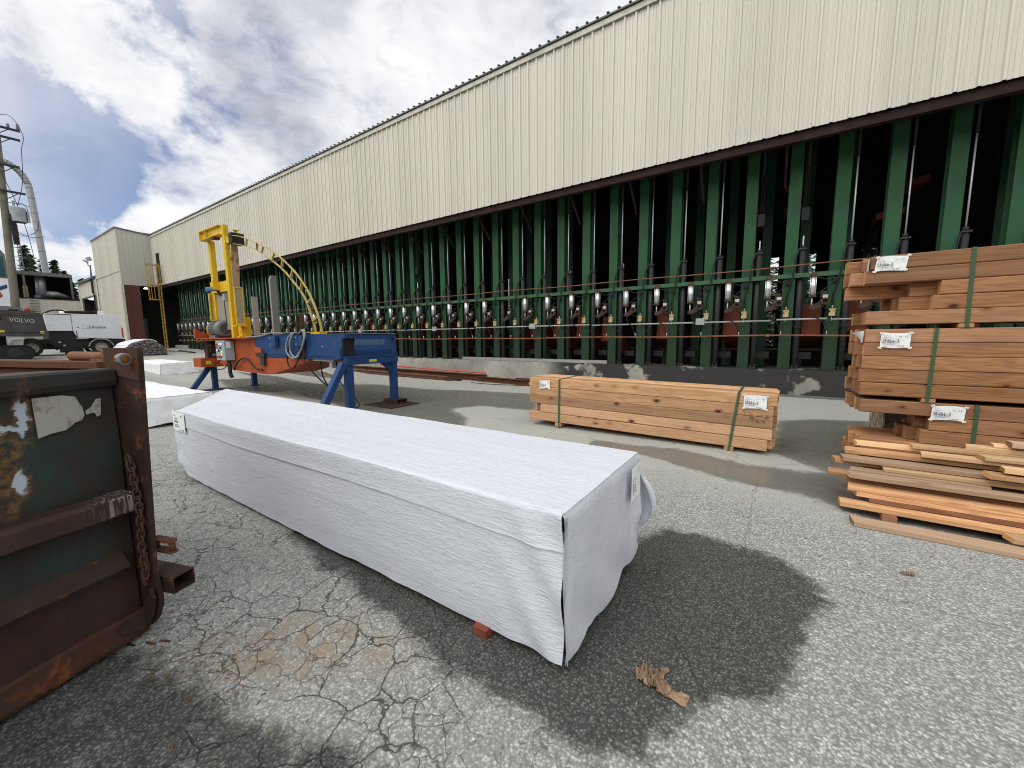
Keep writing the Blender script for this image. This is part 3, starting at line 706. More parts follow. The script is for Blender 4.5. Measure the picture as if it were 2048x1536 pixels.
# ================================================================== lumber sorter: one machine of repeated bays
S = thing('lumber_sorter', 'row of green posts with dark cylinders, bright pneumatic rams and hoses under the overhang', 'sorting machine', (0, 12.4, .69))
P0, PITCH = -5.51, .914
def local(mb, name, mat, parent):
    """part modelled round x = 0; origin on the machine's own base"""
    o = mb.build(name, mat, parent, origin=(0, 12.4, .69)); o.location = (0, 0, 0); ORG[o.name] = Vector((0, 12.4, .69)); return o
def bay_parts():
    post = MB().box(0, .26, 12.32, 12.345, .69, 6.95).box(.12, .14, 12.346, 12.60, .69, 6.95).box(0, .26, 12.601, 12.625, .69, 6.95).box(-.03, .29, 12.30, 12.64, .692, .715)
    post = local(post, 'post', 'post_green', S)
    cyl = MB().cyl((.365, 12.42, .74), (.365, 12.42, 3.66), .07, 12).box(.28, .45, 12.33, 12.51, 3.661, 3.70).cyl((.365, 12.42, 3.70), (.365, 12.42, 3.78), .05, 10).box(.30, .43, 12.36, 12.48, .70, .80)
    local(MB().cyl((.365, 12.42, 5.63), (.365, 12.42, 6.9), .03, 8), 'rod_guide', 'cyl_dark', S)
    cyl = local(cyl, 'lift_cylinder', 'cyl_dark', S)
    rod = local(MB().cyl((.365, 12.42, 3.78), (.365, 12.42, 5.62), .017, 8), 'rod', 'rod_steel', cyl)
    air = MB().cyl((-.30, 12.17, 2.52), (-.30, 12.17, 2.96), .062, 14)
    for q in range(4): air.cyl((-.30 + .078 * math.cos(q * PI / 2 + .8), 12.17 + .078 * math.sin(q * PI / 2 + .8), 2.5), (-.30 + .078 * math.cos(q * PI / 2 + .8), 12.17 + .078 * math.sin(q * PI / 2 + .8), 2.98), .007, 5)
    air = local(air, 'air_cylinder', 'chrome', S)
    local(MB().box(-.375, -.225, 12.095, 12.245, 2.48, 2.52), 'end_cap', 'lever', air)
    local(MB().box(-.375, -.225, 12.095, 12.245, 2.96, 3.0).lathe((-.30, 12.17, 3.0), (0, 0, 1), [(0, .06), (.05, .05), (.07, .02)], 8), 'end_cap', 'lever', air)
    local(MB().cyl((-.30, 12.17, 2.24), (-.30, 12.17, 2.48), .016, 8), 'piston_rod', 'rod_steel', air)
    lev = MB().prism([(-.35, 2.20), (-.28, 2.17), (-.06, 2.27), (.04, 2.33), (.02, 2.43), (-.10, 2.45), (-.22, 2.31), (-.35, 2.26)], 'y', 12.13, 12.17)
    lev.lathe((-.05, 12.12, 2.37), (0, -1, 0), [(0, .085), (.05, .085), (.051, .05), (.0, .05)], 14).box(-.14, -.02, 12.22, 12.30, 2.46, 2.62)
    local(lev, 'trip_lever', 'lever', S)
    vb = local(MB().box(.05, .17, 12.22, 12.315, 2.02, 2.20, .006).cyl((.11, 12.27, 2.2), (.11, 12.27, 2.28), .016, 6).cyl((.11, 12.27, 1.90), (.11, 12.27, 2.02), .014, 6), 'valve', 'valve_tan', S)
    ho = MB()
    ho.tube(catmull([(.29, 12.34, 3.67), (.24, 12.26, 3.45), (.20, 12.2, 3.05), (.16, 12.2, 2.75), (.10, 12.25, 2.5), (.11, 12.27, 2.28)], 4), .02, 5)
    ho.tube(catmull([(-.24, 12.12, 2.94), (-.10, 12.12, 2.90), (.02, 12.16, 2.86), (.09, 12.25, 2.88)], 4), .012, 5)
    ho.tube(catmull([(-.24, 12.12, 2.54), (-.12, 12.12, 2.62), (.02, 12.16, 2.74), (.09, 12.25, 2.84)], 4), .012, 5)
    ho.tube(catmull([(.06, 12.22, 2.12), (-.10, 12.1, 2.24), (-.22, 12.06, 2.12), (-.18, 12.06, 1.98), (-.06, 12.08, 1.88), (-.01, 12.1, 1.70), (.02, 12.12, 1.58)], 4), .015, 5)
    ho.tube(catmull([(.17, 12.25, 2.06), (.24, 12.2, 1.92), (.30, 12.18, 1.78), (.40, 12.18, 1.74), (.46, 12.18, 1.82)], 4), .012, 5)
    ho.lathe((.45, 12.16, 1.79), (0, -1, 0), [(0, .055), (.02, .055), (.02, .038), (0, .038)], 12)
    ho.box(.07, .16, 12.22, 12.31, 2.82, 2.93)
    local(ho, 'hose', 'black', S)
    local(MB().cyl((.02, 12.12, 1.55), (.02, 12.12, 1.66), .016, 6), 'hose_end', 'alu', S)
    fit = local(MB().cyl((-.09, 12.1, 2.44), (-.01, 12.1, 2.44), .03, 8).box(-.10, .0, 12.09, 12.12, 2.46, 2.52), 'fitting', 'alu', S)
    arm = MB().prism([(12.85, 1.55), (13.0, 2.35), (14.6, 1.45), (14.4, .95)], 'x', -.44, -.05)
    arm = local(arm, 'sling_arm', 'sling_red', S)
    bk = local(MB().box(.34, .58, 14.2, 14.24, .4, 7.2).box(.45, .47, 14.24, 14.6, .4, 7.2), 'rear_column', 'deep_green', S)
    shelf = local(MB().box(-.50, -.20, 12.75, 13.0, .95, 1.12).box(-.52, .1, 13.3, 13.36, 1.15, 1.20), 'floor_bracket', 'dark_steel', S)
    return dict(post=[post], cyl=[cyl, rod], air=[air], lev=[lev], rest=[fit])
bay_parts()
first = [o for o in S.children]
NB0, NB1 = -40, 15
rng = random.Random(5)
def copy_part(o, dx, par, keep=True):
    c = o.copy(); COL.objects.link(c); c.parent = par; c.location = (o.location.x + dx, o.location.y, o.location.z)
    for ch in list(o.children):
        d = ch.copy(); COL.objects.link(d); d.parent = c
    return c
for k in range(NB0, NB1 + 1):
    if k == 0: continue
    dx = PITCH * k
    for o in first:
        base = o.name.split('.')[0]
        if base in ('sling_arm',) and rng.random() < .28: continue
        if base == 'air_cylinder' and k == -3: continue
        c = copy_part(o, dx, S)
        if base == 'sling_arm': c.rotation_euler = (rng.uniform(-.05, .05), 0, 0); c.location.z += rng.uniform(-.12, .15)
        if base == 'air_cylinder' and k == 5:
            c.location.x += .02
        if base == 'lift_cylinder' and k in (5, 6, -9):      # two rams stand retracted under pulley blocks
            for ch in c.children:
                ch.location.z -= 1.62
            zt = 4.62
            pb = MB().box(.29, .44, 12.37, 12.40, 4.36, 4.66).box(.29, .44, 12.44, 12.47, 4.36, 4.66).cyl((.365, 12.40, 4.53), (.365, 12.44, 4.53), .055, 12)
            o2 = local(pb, 'pulley_block', 'black', S); o2.location.x = dx
            rp = MB()
            for q in (.33, .365, .40): rp.cyl((q, 12.42, 4.55), (q, 12.42, 6.9), .006, 5)
            o2 = local(rp, 'hoist_rope', 'dark_steel', S); o2.location.x = dx
for o in first: o.location.x += P0; 
for o in S.children:
    if o not in first: o.location.x += P0
XA, XB = P0 + NB0 * PITCH - .3, 12.5
rl = MB().box(XA, XB, 12.26, 12.318, 2.98, 3.085).build('front_rail', 'rail_green', S)
lp = MB()
def wavy(y, z, r, seed, nm, mat, x0=XA, x1=XB):
    pts = []; x = x0
    while x < x1: pts.append((x, y, z + .012 * math.sin(x * 1.3 + seed) + .01 * math.sin(x * .37 + seed))); x += .7
    m = MB().tube(pts, r, 8)
    x = x0 + .5
    while x < x1: m.cyl((x - .04, y, z + .012 * math.sin(x * 1.3 + seed)), (x + .04, y, z + .012 * math.sin(x * 1.3 + seed)), r * 1.9, 8); x += 3.2
    return m.build(nm, mat, S)
wavy(12.22, 3.27, .016, 0, 'upper_air_pipe', 'rust_pipe')
wavy(12.10, 1.545, .021, 2, 'lower_air_pipe', 'rust_pipe')
xs_ = [XA, -14.5, -9.85, -5.05, -.1, 1.0, 6, XB]
for i in range(len(xs_) - 1):
    MB().cyl((xs_[i], 12.10, 1.955 - .02 * (i % 2)), (xs_[i + 1] - .10, 12.10, 1.955 - .02 * (i % 2)), .022, 8).build('cable_conduit', 'conduit', S)
for x in (-38, -33, -28, -22.5, -17.2, -12.1, -7.28, -1.86, 3.4):
    MB().box(x - .11, x + .11, 12.05, 12.12, 1.87, 2.05, .006).build('junction_box', 'conduit', S)
for x, h in ((-13.9, .5), (-8.6, .45), (-6.05, .5), (-4.22, .55), (-21, .4)):
    MB().box(x - .02, x + .02, 12.55, 12.57, 2.6, 3.3 + h).build('light_strip', 'alu', S)
# deeper machinery seen between the right-hand posts
for x, z, a in ((-.75, 5.3, .3), (.15, 5.75, -.2), (.15, 5.2, .2), (-.75, 4.9, -.2), (2.6, 5.4, .3), (2.2, 4.7, .2)):
    MB().frame_box((x, 14.9, z), (.55, 0, a * .4), (0, .9, 0), (-a * .05, 0, .16)).build('upper_sling', 'sling_red', S)
for x in (-1.2, 1.4, 3.0):
    MB().bar((x, 14.7, 2.6), (x + 1.4, 15.4, 6.6), .12, .12).build('inner_brace', 'dark_red_steel', S)
o = MB().box(-10.75, -4.6, 12.27, 12.31, .70, .74).box(-10.75, -4.6, 12.27, 12.40, .741, .80).build('plank', 'grey_board'); tag(o, 'long weathered grey plank lying on top of the concrete foundation', 'plank')

# ================================================================== caged ladder
L = thing('caged_ladder', 'yellow caged ladder climbing to a dark slot in the cream siding', 'ladder', (-41.9, 11.2, gz(-42)))
for q in (-42.15, -41.60): MB().bar((q, 11.12, .9), (q, 11.12, 7.7), .05, .07, (0, 1, 0)).build('rail', 'ladder_yellow', L)
m = MB(); z = 1.2
while z < 7.6: m.cyl((-42.15, 11.12, z), (-41.60, 11.12, z), .018, 6); z += .30
m.build('rungs', 'ladder_yellow', L)
def hoop(z):
    return [(-41.88 + .42 * math.cos(t), 11.10 - .72 * math.sin(t), z) for t in [i * PI / 10 for i in range(11)]]
for z in (4.85, 6.0, 7.6): MB().tube(hoop(z), .03, 6).build('hoop', 'ladder_yellow', L)
for i in range(1, 10): p = hoop(0)[i]; MB().bar((p[0], p[1], 4.8), (p[0], p[1], 7.65), .06, .012, (0, 1, 0)).build('cage_bar', 'ladder_yellow', L)
split_build(MB().cyl((-42.15, 11.12, 7.6), (-42.15, 11.34, 7.6), .025, 6).cyl((-41.6, 11.12, 7.6), (-41.6, 11.34, 7.6), .025, 6), 'bracket', 'ladder_yellow', L)

# ================================================================== low building, white wall, duct house, shed
B = thing('low_building', 'low cream building with a dark doorway beside the tall end block', 'building', (-55, 10, .9))
def wz(x): return 7.35 - (-51.6 - x) * .02
lb = MB()
for a, b, z0 in ((-52.1, -51.35, .8), (-57.4, -52.1, 5.65), (-59.0, -57.4, .8)):
    m = ribbed(a, b, z0, 7.2, lambda q, o, z: (q, 9.22 + o * .4, z)); lb.add(m.v, m.f)
lb.build('wall', 'siding', B)
MB().box(-57.4, -57.3, 9.24, 11.5, .9, 5.65).box(-58.9, -51.7, 11.5, 11.6, .9, 7.1).box(-58.9, -51.7, 9.26, 11.5, 7.02, 7.08).box(-51.8, -51.7, 9.32, 11.5, .9, 7.0).build('doorway', 'interior', B)
MB().box(-57.46, -57.36, 9.14, 9.26, .9, 5.72).box(-57.46, -52.05, 9.14, 9.2, 5.66, 5.78).box(-52.14, -52.04, 9.14, 9.26, .9, 5.72).build('door_frame', 'trim', B)
MB().prism([(9.02, 7.2), (9.02, 7.38), (13, 9.0), (13, 8.8)], 'x', -59.1, -51.65).build('roof', 'trim', B)
MB().cyl((-51.9, 9.05, 1), (-51.9, 9.05, 7.0), .05, 8).box(-52.3, -52.2, 9.0, 9.1, 5.9, 7.25).cyl((-52.3, 9.05, 6.9), (-51.8, 9.05, 6.9), .05, 6).cyl((-52.3, 9.05, 6.0), (-51.8, 9.05, 6.0), .05, 6).build('downpipe', 'dark_red_steel', B)
FL = thing('floodlight_pole', 'short pole with two floodlights on the low roof edge', 'floodlight', (-51.75, 9.05, 7.3))
MB().cyl((-51.75, 9.0, 7.3), (-51.6, 9.0, 8.35), .055, 8).tube([(-51.62, 9.0, 8.2), (-52.0, 8.95, 8.35), (-52.05, 8.9, 8.6)], .035, 6).build('pole', 'trim', FL)
MB().frame_box((-51.5, 8.95, 8.85), (.05, .30, .14), (.16, 0, 0), (0, -.14, .30)).build('lamp_head', 'transformer', FL)
MB().frame_box((-52.2, 8.85, 8.72), (.05, .30, -.2), (.16, 0, 0), (0, .06, .1)).build('lamp_head', 'transformer', FL)
Wt = thing('white_corrugated_wall', 'low off-white corrugated wall behind the sweeper truck', 'wall', (-58.8, 4, .9))
def seam(prof_pitch, y0, y1, z0, z1, x):
    pts = []; y = y0
    while y < y1:
        for da, o in ((0, 0), (.02, -.03), (.06, -.03), (.08, 0)): pts.append((min(y + da, y1), o))
        y += prof_pitch
    pts.append((y1, 0)); m = MB(); m.grid([[(x + o, y, z0) for y, o in pts], [(x + o, y, z1) for y, o in pts]], smooth=False); return m
seam(.42, -4, 9.2, .8, 5.62, -58.8).build('panel', 'siding', Wt)
MB().box(-58.9, -58.75, -4, 9.2, 5.62, 5.72).build('cap', 'dark_red_steel', Wt)
m = MB()
for i in range(9): m.box(-58.76, -58.72, 5.9, 6.5, 3.4 + i * .25, 3.45 + i * .25)
m.build('louvre', 'trim', Wt)
D = thing('duct_shelter', 'open dark shelter on the white wall with fat steel ducts inside', 'shelter', (-61, 7, 5.7))
MB().prism([(4.6, 7.95), (9.05, 7.95), (9.05, 8.28), (4.6, 8.28)], 'x', -60.3, -60.0).box(-63.5, -60.3, 4.6, 9.05, 8.2, 8.28).build('roof', 'trim', D)
for y in (4.7, 5.9, 8.95): MB().box(-60.25, -60.05, y - .07, y + .07, 5.72, 7.95).build('post', 'trim', D)
MB().box(-63.5, -63.4, 4.4, 9.05, 5.72, 8.2).box(-63.4, -60.3, 9.05, 9.1, 5.72, 8.2).box(-63.4, -60.0, 4.4, 9.1, 5.68, 5.72).build('back_panel', 'interior', D)
MB().tube([(-61.0, 6.95, 5.72), (-61.0, 7.0, 7.0), (-61.0, 7.02, 8.2)], .36, 16).build('upright_duct', 'duct', D)
MB().tube([(-61.1, 7.1, 6.25), (-61.1, 8.0, 6.3), (-61.1, 8.5, 6.15), (-61.1, 8.95, 6.0)], [.36, .33, .22, .08], 16).build('side_duct', 'duct', D)
MB().box(-60.1, -60.06, 5.75, 6.05, 5.75, 6.9).build('gate', 'ladder_yellow', D)
MB().box(-60.5, -60.2, 6.45, 6.8, 5.75, 6.1).build('blue_drum', 'mach_blue_lt', D)
Sh = thing('striped_shed', 'white shed with a dark teal window and painted stripes at the left edge', 'shed', (-56, 2.5, .9))
MB().box(-58.5, -56.0, -3, 4.66, .9, 7.05).build('wall', 'truck_white', Sh)
MB().prism([(-3, 7.05), (4.66, 7.05), (4.66, 9.1), (3.8, 10.6), (-3, 10.6)], 'x', -58.5, -56.02).build('upper_wall', 'trim', Sh)
MB().box(-56.02, -55.97, .5, 4.5, 7.25, 8.9).build('window', 'window_glass', Sh)
MB().prism([(4.5, 6.55), (4.5, 6.25), (3.6, 5.75), (3.6, 6.05)], 'x', -56.0, -55.97).build('blue_stripe', 'mach_blue', Sh)
MB().prism([(4.05, 5.95), (4.2, 5.55), (3.6, 4.9), (3.6, 5.7)], 'x', -56.0, -55.972).build('orange_stripe', 'mach_orange', Sh)

# ================================================================== utility pole, stack, mast
U = thing('utility_pole', 'thick grey wooden utility pole with crossarms and a transformer', 'utility pole', (-40, 3.3, .9))
MB().tube([(-40, 3.30, .7), (-40, 3.45, 4.5), (-40, 3.67, 12), (-40, 3.8, 17)], [.20, .185, .165, .15], 14).build('pole', 'pole_wood', U)
for z, y1 in ((14.5, 4.65), (13.95, 4.6), (12.32, 4.42), (10.76, 4.5)):
    MB().bar((-39.72, 2.6, z - .02), (-39.72, y1, z), .10, .12).bar((-39.7, 3.7, z - .5), (-39.7, 4.2, z - .05), .04, .04).build('crossarm', 'dark_steel', U)
split_build(MB().lathe((-39.72, 4.58, 14.56), (0, 0, 1), [(0, .05), (.08, .09), (.12, .05), (.2, .09), (.24, .05), (.32, .07), (.36, .01)], 10).lathe((-39.72, 4.2, 14.56), (0, 0, 1), [(0, .05), (.08, .08), (.12, .05), (.2, .07), (.22, .01)], 10), 'insulator', 'motor_grey', U)
T = MB().lathe((-39.75, 4.08, 8.98), (0, 0, 1), [(0, .30), (.04, .34), (.80, .35), (.84, .36), (.90, .30), (.95, .05)], 20)
T.box(-39.80, -39.55, 4.42, 4.52, 9.05, 9.7).lathe((-39.7, 3.95, 9.93), (0, 0, 1), [(0, .06), (.1, .05), (.3, .07), (.33, .01)], 8)
T.build('transformer', 'transformer', U)
wr = MB()
for pts in ([(-39.7, 4.58, 14.9), (-39.7, 4.75, 14.2), (-39.7, 4.60, 13.4), (-39.7, 4.45, 11.5), (-39.7, 4.1, 9.95)], [(-39.7, 4.58, 14.92), (-39.7, 4.2, 15.3), (-39.7, 3.4, 14.8), (-39.7, 2.6, 14.6)], [(-39.7, 4.05, 10.1), (-39.7, 4.3, 10.15), (-39.7, 4.45, 9.95), (-39.7, 4.48, 9.6)],
            [(-39.7, 3.7, 8.5), (-39.7, 4.3, 8.25), (-39.7, 4.75, 8.6), (-39.7, 4.85, 9.2)], [(-39.7, 3.7, 8.3), (-39.7, 4.5, 8.15), (-39.7, 5.0, 8.3)], [(-39.7, 3.6, 12.0), (-39.7, 4.1, 10.0), (-39.7, 4.35, 8.2), (-39.7, 4.45, 7.0)], [(-39.7, 2.4, 9.9), (-39.7, 3.2, 10.1), (-39.7, 4.6, 10.05)]):
    wr.tube(catmull(pts, 6), .016, 5)
wr.box(-39.78, -39.6, 3.72, 3.95, 7.6, 9.4); wr.build('wires', 'black', U)
St = thing('steel_stack', 'tall silver duct stack bending over to the left at its top', 'stack', (-70, 8.3, 8.0))
pts = [(-70, 8.62, 8.2), (-70, 8.42, 14), (-70, 8.26, 18.2), (-70, 8.1, 19.2), (-70, 7.75, 20.0), (-70, 7.2, 20.55), (-70, 6.4, 20.85), (-70, 4.0, 21.0), (-70, 0, 21.0)]
MB().tube(catmull(pts, 8), .29, 20).build('duct', 'duct', St)
m = MB()
cp = catmull(pts, 8)
for i in range(2, len(cp) - 1, 3):
    t = (cp[i + 1] - cp[i - 1]).normalized(); m.tube([cp[i] - t * .03, cp[i] + t * .03], .305, 20)
split_build(m, 'joint_ring', 'trim', St)
MB().lathe((-70, 8.62, 5.8), (0, 0, 1), [(0, .3), (2.4, .3)], 14).build('base_pipe', 'duct', St)
m = MB()
for q in (0, .35): m.cyl((-75, 7.15 + q, .9), (-75, 7.3 + q * .5, 15.2), .05, 6)
z = 2.
while z < 15: m.cyl((-75, 7.15, z), (-75, 7.5, z + .5), .03, 5); z += 1
for z in (10.2, 11.5, 12.6): m.cyl((-75, 6.7, z), (-75, 7.8, z), .04, 5)
tag(m.build('antenna_mast', 'trim'), 'thin lattice mast with short arms between pole and silver stack', 'mast')

# ================================================================== conifers
def conifer(x, y, z0, h, r, seed, label, group='conifers behind the mill', mat='needles', dens=1.0):
    rg = random.Random(seed)
    t = thing('conifer', label, 'tree', (x, y, z0), group)
    MB().tube([(x, y, z0), (x, y, z0 + h * .5), (x, y, z0 + h * .99)], [.02 * h, .014 * h, .012], 7).build('trunk', 'bark', t)
    cr = MB(); z = z0 + h * .12
    while z < z0 + h * .985:
        f = (z - z0) / h; rad = r * (1 - f) ** .8 + .10
        nb = max(4, int((7 + 4 * (1 - f)) * dens))
        for _ in range(nb):
            a = rg.uniform(0, 2 * PI); L_ = rad * rg.uniform(.5, 1.12); dz = -L_ * rg.uniform(.05, .35)
            dx, dy = math.cos(a), math.sin(a)
            ns = max(3, int(L_ / .28))
            for s in range(ns):
                q = (s + rg.random()) / ns; w = (.30 * (1 - q) + .16) * (.6 + rg.random() * .8)
                cx, cy, cz = x + dx * L_ * q, y + dy * L_ * q, z + dz * q + rg.uniform(-.08, .08)
                u = Vector((dx * w * 1.3, dy * w * 1.3, -.3 * w)); v = Vector((-dy * w * .8, dx * w * .8, rg.uniform(-.5, .5) * w))
                c = Vector((cx, cy, cz))
                cr.add([c - u * .5 - v * .4, c + u, c - u * .5 + v * .5, c - u * .2 + Vector((0, 0, w * .5))], [(0, 1, 2), (0, 1, 3)])
        z += rg.uniform(.13, .26) * (h / 12) ** .5
    cr.build('crown', mat, t)
TL = ['tall thin-topped conifer just right of the utility pole', 'conifer with forked top left of the silver stack', 'conifer rising close beside the right of the silver stack', 'bushy conifer right of the stack above the duct shelter', 'lower conifer sloping down right of the duct shelter', 'small conifer tip above the low building roof', 'small conifer far right above the low building roof', 'dark conifer half hidden behind the utility pole']
for (y, zt, r), lb_, sd in zip(((8.76, 14.4, 2.4), (9.35, 13.6, 1.8), (10.65, 13.4, 1.6), (11.3, 12.9, 2.3), (12.3, 11.7, 1.9), (13.2, 10.3, 1.4), (13.75, 10.7, 1.2), (7.0, 12.2, 2.6)), TL, range(8)):
    conifer(-85 - (sd % 3) * 1.5, y, .95, zt - .95, r, sd + 3, lb_)
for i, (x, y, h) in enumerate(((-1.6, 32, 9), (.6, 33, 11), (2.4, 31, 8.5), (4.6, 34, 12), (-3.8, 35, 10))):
    conifer(x, y, 0, h, 2.6, 40 + i, 'pale daylit tree seen through a gap in the dark back wall', 'trees behind the sorter', 'needles_lit', 1.3)
# ================================================================== cut-off saw machine
K = thing('cutoff_saw', 'blue, orange and yellow steel cut-off saw on splayed legs with a curved yellow ladder rail', 'saw machine', (-11.5, 5.7, 0))
yn, yf = 5.05, 6.42
MB().box(-11.9, -7.86, yn, yn + .03, 1.13, 1.68).box(-11.9, -7.86, yn - .005, yn + .10, 1.682, 1.705).box(-11.9, -7.86, yn - .02, yn, 1.20, 1.225).box(-11.9, -7.86, yf - .03, yf, 1.13, 1.68).box(-11.9, -7.86, yf - .1, yf + .005, 1.682, 1.705).box(-11.9, -7.86, yn + .03, yf - .03, 1.13, 1.15).prism([(-8.05, 1.15), (-7.86, 1.15), (-7.86, 1.38), (-7.93, 1.40), (-8.05, 1.26)], 'y', yn - .06, yn - .002).build('beam', 'mach_blue', K)
for x in (-11.0, -10.2, -8.6): MB().lathe((x, yn, 1.42), (0, -1, 0), [(0, .022), (.012, .022), (.014, .005)], 8).build('bolt', 'alu', K)
MB().box(-7.86, -7.74, yn, yf, 1.60, 1.705).box(-7.86, -7.74, yf - .06, yf, 1.05, 1.60).box(-7.85, -7.76, yn, yf - .06, 1.16, 1.21).box(-7.90, -7.86, yn + .03, yf - .06, 1.16, 1.34).box(-7.86, -7.70, yn, yf, 1.02, 1.155).build('end_frame', 'mach_blue', K)
MB().box(-7.87, -7.82, yn + .005, yn + .28, 1.21, 1.60).build('dark_plate', 'black', K)
MB().frame_box((-7.80, 5.72, 1.50), (.03, 0, .02), (0, .80, 0), (.05, 0, .13)).build('chute_plate', 'mach_blue_lt', K)
MB().box(-7.735, -7.72, yn + .05, yf - .05, 1.694, 1.712).build('top_strip', 'mach_blue_lt', K)
MB().box(-7.698, -7.694, 5.60, 5.80, 1.06, 1.12).build('warning_sticker', 'hi_yellow', K)
MB().box(-7.87, -7.73, yn, yn + .16, 0, 1.015).build('leg', 'mach_blue', K)
MB().box(-7.87, -7.73, yf - .15, yf - .01, .125, 1.015).build('leg', 'mach_blue', K)
MB().prism([(5.98, 1.015), (6.27, 1.015), (6.27, .72), (6.22, .80), (6.12, .92)], 'x', -7.84, -7.76).build('gusset', 'mach_blue', K)
MB().bar((-7.8, 5.02, 1.06), (-7.8, 4.40, 0.01), .15, .13, (0, 1, .6)).build('splayed_leg', 'mach_blue', K)
MB().box(-15.17, -15.03, 5.06, 5.20, .01, .75).box(-15.2, -15.0, 5.0, 5.26, .01, .03).build('leg', 'mach_blue', K)
MB().box(-15.17, -15.03, 6.22, 6.36, .01, .75).box(-15.2, -15.0, 6.16, 6.42, .01, .03).build('leg', 'mach_blue', K)
MB().bar((-15.1, 5.03, .76), (-15.1, 4.50, .03), .14, .13, (0, 1, .6)).build('splayed_leg', 'mach_blue', K)
hull = [(-14.58, 1.62), (-11.86, 1.615), (-11.86, 1.36), (-11.60, 1.34), (-11.58, 1.20), (-11.72, 1.12), (-9.23, 1.11), (-9.30, 1.05), (-11.1, .67), (-11.55, .655), (-13.5, .70), (-14.35, .86), (-14.58, 1.0)]
MB().prism(hull, 'y', yn + .012, 6.30).build('body', 'mach_orange', K)
MB().box(-15.55, -11.86, 4.85, 6.40, 1.622, 1.652).build('deck', 'mach_orange', K)
MB().prism([(4.82, 1.653), (5.18, 1.653), (5.16, 1.80), (4.98, 1.86), (4.83, 1.96)], 'x', -15.52, -15.40).box(-15.5, -15.2, 5.2, 6.2, 1.653, 1.9).build('side_guard', 'mach_orange', K)
MB().box(-15.3, -14.68, 4.68, 6.38, .755, 1.03).build('leg_box', 'mach_orange', K)
MB().box(-14.679, -14.676, 4.80, 4.94, .84, .95).build('warning_sticker', 'hi_yellow', K)
m = MB()
for (y0, z0, y1, z1, r) in ((4.72, 1.54, 5.3, 1.50, .04), (4.9, 1.40, 5.6, 1.36, .07), (4.95, 1.12, 5.1, 1.55, .05), (5.05, 1.22, 5.5, 1.22, .09), (4.78, 1.3, 5.05, 1.55, .03)):
    m.cyl((-14.9, y0, z0), (-14.9, y1, z1), r, 10)
m.box(-15.2, -14.7, 4.95, 6.2, 1.2, 1.34).box(-15.0, -14.75, 4.9, 5.0, 1.03, 1.4)
m.build('drive_linkage', 'rust_dark', K)
MB().lathe((-14.85, 5.02, 1.12), (.3, .95, .1), [(0, .05), (.02, .10), (.24, .10), (.26, .06), (.34, .05)], 14).build('small_motor', 'motor_grey', K)
# motor
mc = Vector((-15.05, 5.28, 1.935))
m = MB().lathe(mc, (1, 0, 0), [(0, .10), (0, .225), (.02, .235), (.50, .235)], 26)
for i in range(22):
    q = 2 * PI * i / 22
    if -2.3 < q - 2 * PI < -.9 or 4.0 < q < 5.4: continue
    d = Vector((0, math.cos(q), math.sin(q))); m.frame_box(mc + Vector((.26, 0, 0)) + d * .245, (.44, 0, 0), Vector((0, -d.z, d.y)) * .012, d * .05)
m.box(mc.x + .05, mc.x + .5, mc.y - .22, mc.y + .22, 1.655, 1.74).build('motor_body', 'motor_grey', K)
MB().lathe(mc + Vector((-.06, 0, 0)), (1, 0, 0), [(0, .05), (0, .24), (.07, .24), (.07, .1)], 24).build('motor_bell', 'mach_yellow', K)
m = MB().lathe(mc + Vector((.50, 0, 0)), (1, 0, 0), [(0, .25), (.02, .262), (.20, .262), (.25, .235), (.27, .17), (.265, .16)], 28)
m.build('fan_cover', 'motor_grey', K)
g = MB().lathe(mc + Vector((.762, 0, 0)), (1, 0, 0), [(0, .175), (.004, .17), (.005, .001)], 24)
gr = g.build('fan_grille', 'black', K)
m = MB()
for a in range(-4, 5):
    for b in range(-4, 5):
        y, z = (a + .5 * (b % 2)) * .036, b * .032
        if y * y + z * z < .026: m.lathe(mc + Vector((.7665, y, z)), (1, 0, 0), [(0, .018), (.003, .018), (.003, .012), (0, .012)], 6)
m.build('grille_mesh', 'motor_grey', gr)
# yellow gallows frame
def xz_bar(x0, z0, x1, z1, y, w, d, nm, mat='mach_yellow', par=None):
    return MB().bar((x0, y, z0), (x1, y, z1), d, w, (1, 0, 0), .006).build(nm, mat, par or K)
xz_bar(-13.66, 1.65, -13.70, 4.92, 5.27, .16, .12, 'frame_post')
xz_bar(-15.0, 1.65, -15.0, 4.66, 5.36, .16, .14, 'frame_post')
MB().box(-15.22, -13.62, 5.20, 5.215, 4.66, 4.93).box(-15.22, -13.62, 5.215, 5.33, 4.915, 4.93).box(-15.22, -13.62, 5.215, 5.33, 4.66, 4.675).box(-14.76, -14.74, 5.13, 5.20, 4.67, 4.915).box(-15.22, -15.2, 5.13, 5.2, 4.66, 4.93).box(-15.22, -13.78, 5.12, 5.2, 4.916, 4.93).box(-15.22, -13.78, 5.12, 5.2, 4.66, 4.674).build('frame_top_beam', 'mach_yellow', K)
MB().box(-14.95, -13.72, 5.22, 5.34, 3.05, 3.35).box(-14.5, -14.3, 5.05, 5.22, 3.1, 3.34).build('cross_beam', 'mach_yellow', K)
MB().box(-14.4, -14.2, 5.14, 5.32, 4.60, 4.658).build('rusty_fitting', 'rust', K)
MB().cyl((-14.4, 4.90, 3.10), (-14.4, 5.24, 3.155), .068, 14).build('hydraulic_pump', 'mach_blue_lt', K)
MB().cyl((-14.4, 5.24, 3.155), (-14.4, 5.33, 3.17), .06, 12).build('pump_cap', 'alu', K)
MB().tube(catmull([(-14.4, 5.2, 3.08), (-14.38, 5.24, 2.98), (-14.36, 5.34, 2.97), (-14.35, 5.40, 3.06)], 4), .03, 8).build('pump_hose', 'black', K)
MB().box(-13.95, -13.80, 5.13, 5.25, 2.76, 2.95, .008).build('switch_box', 'conduit', K)
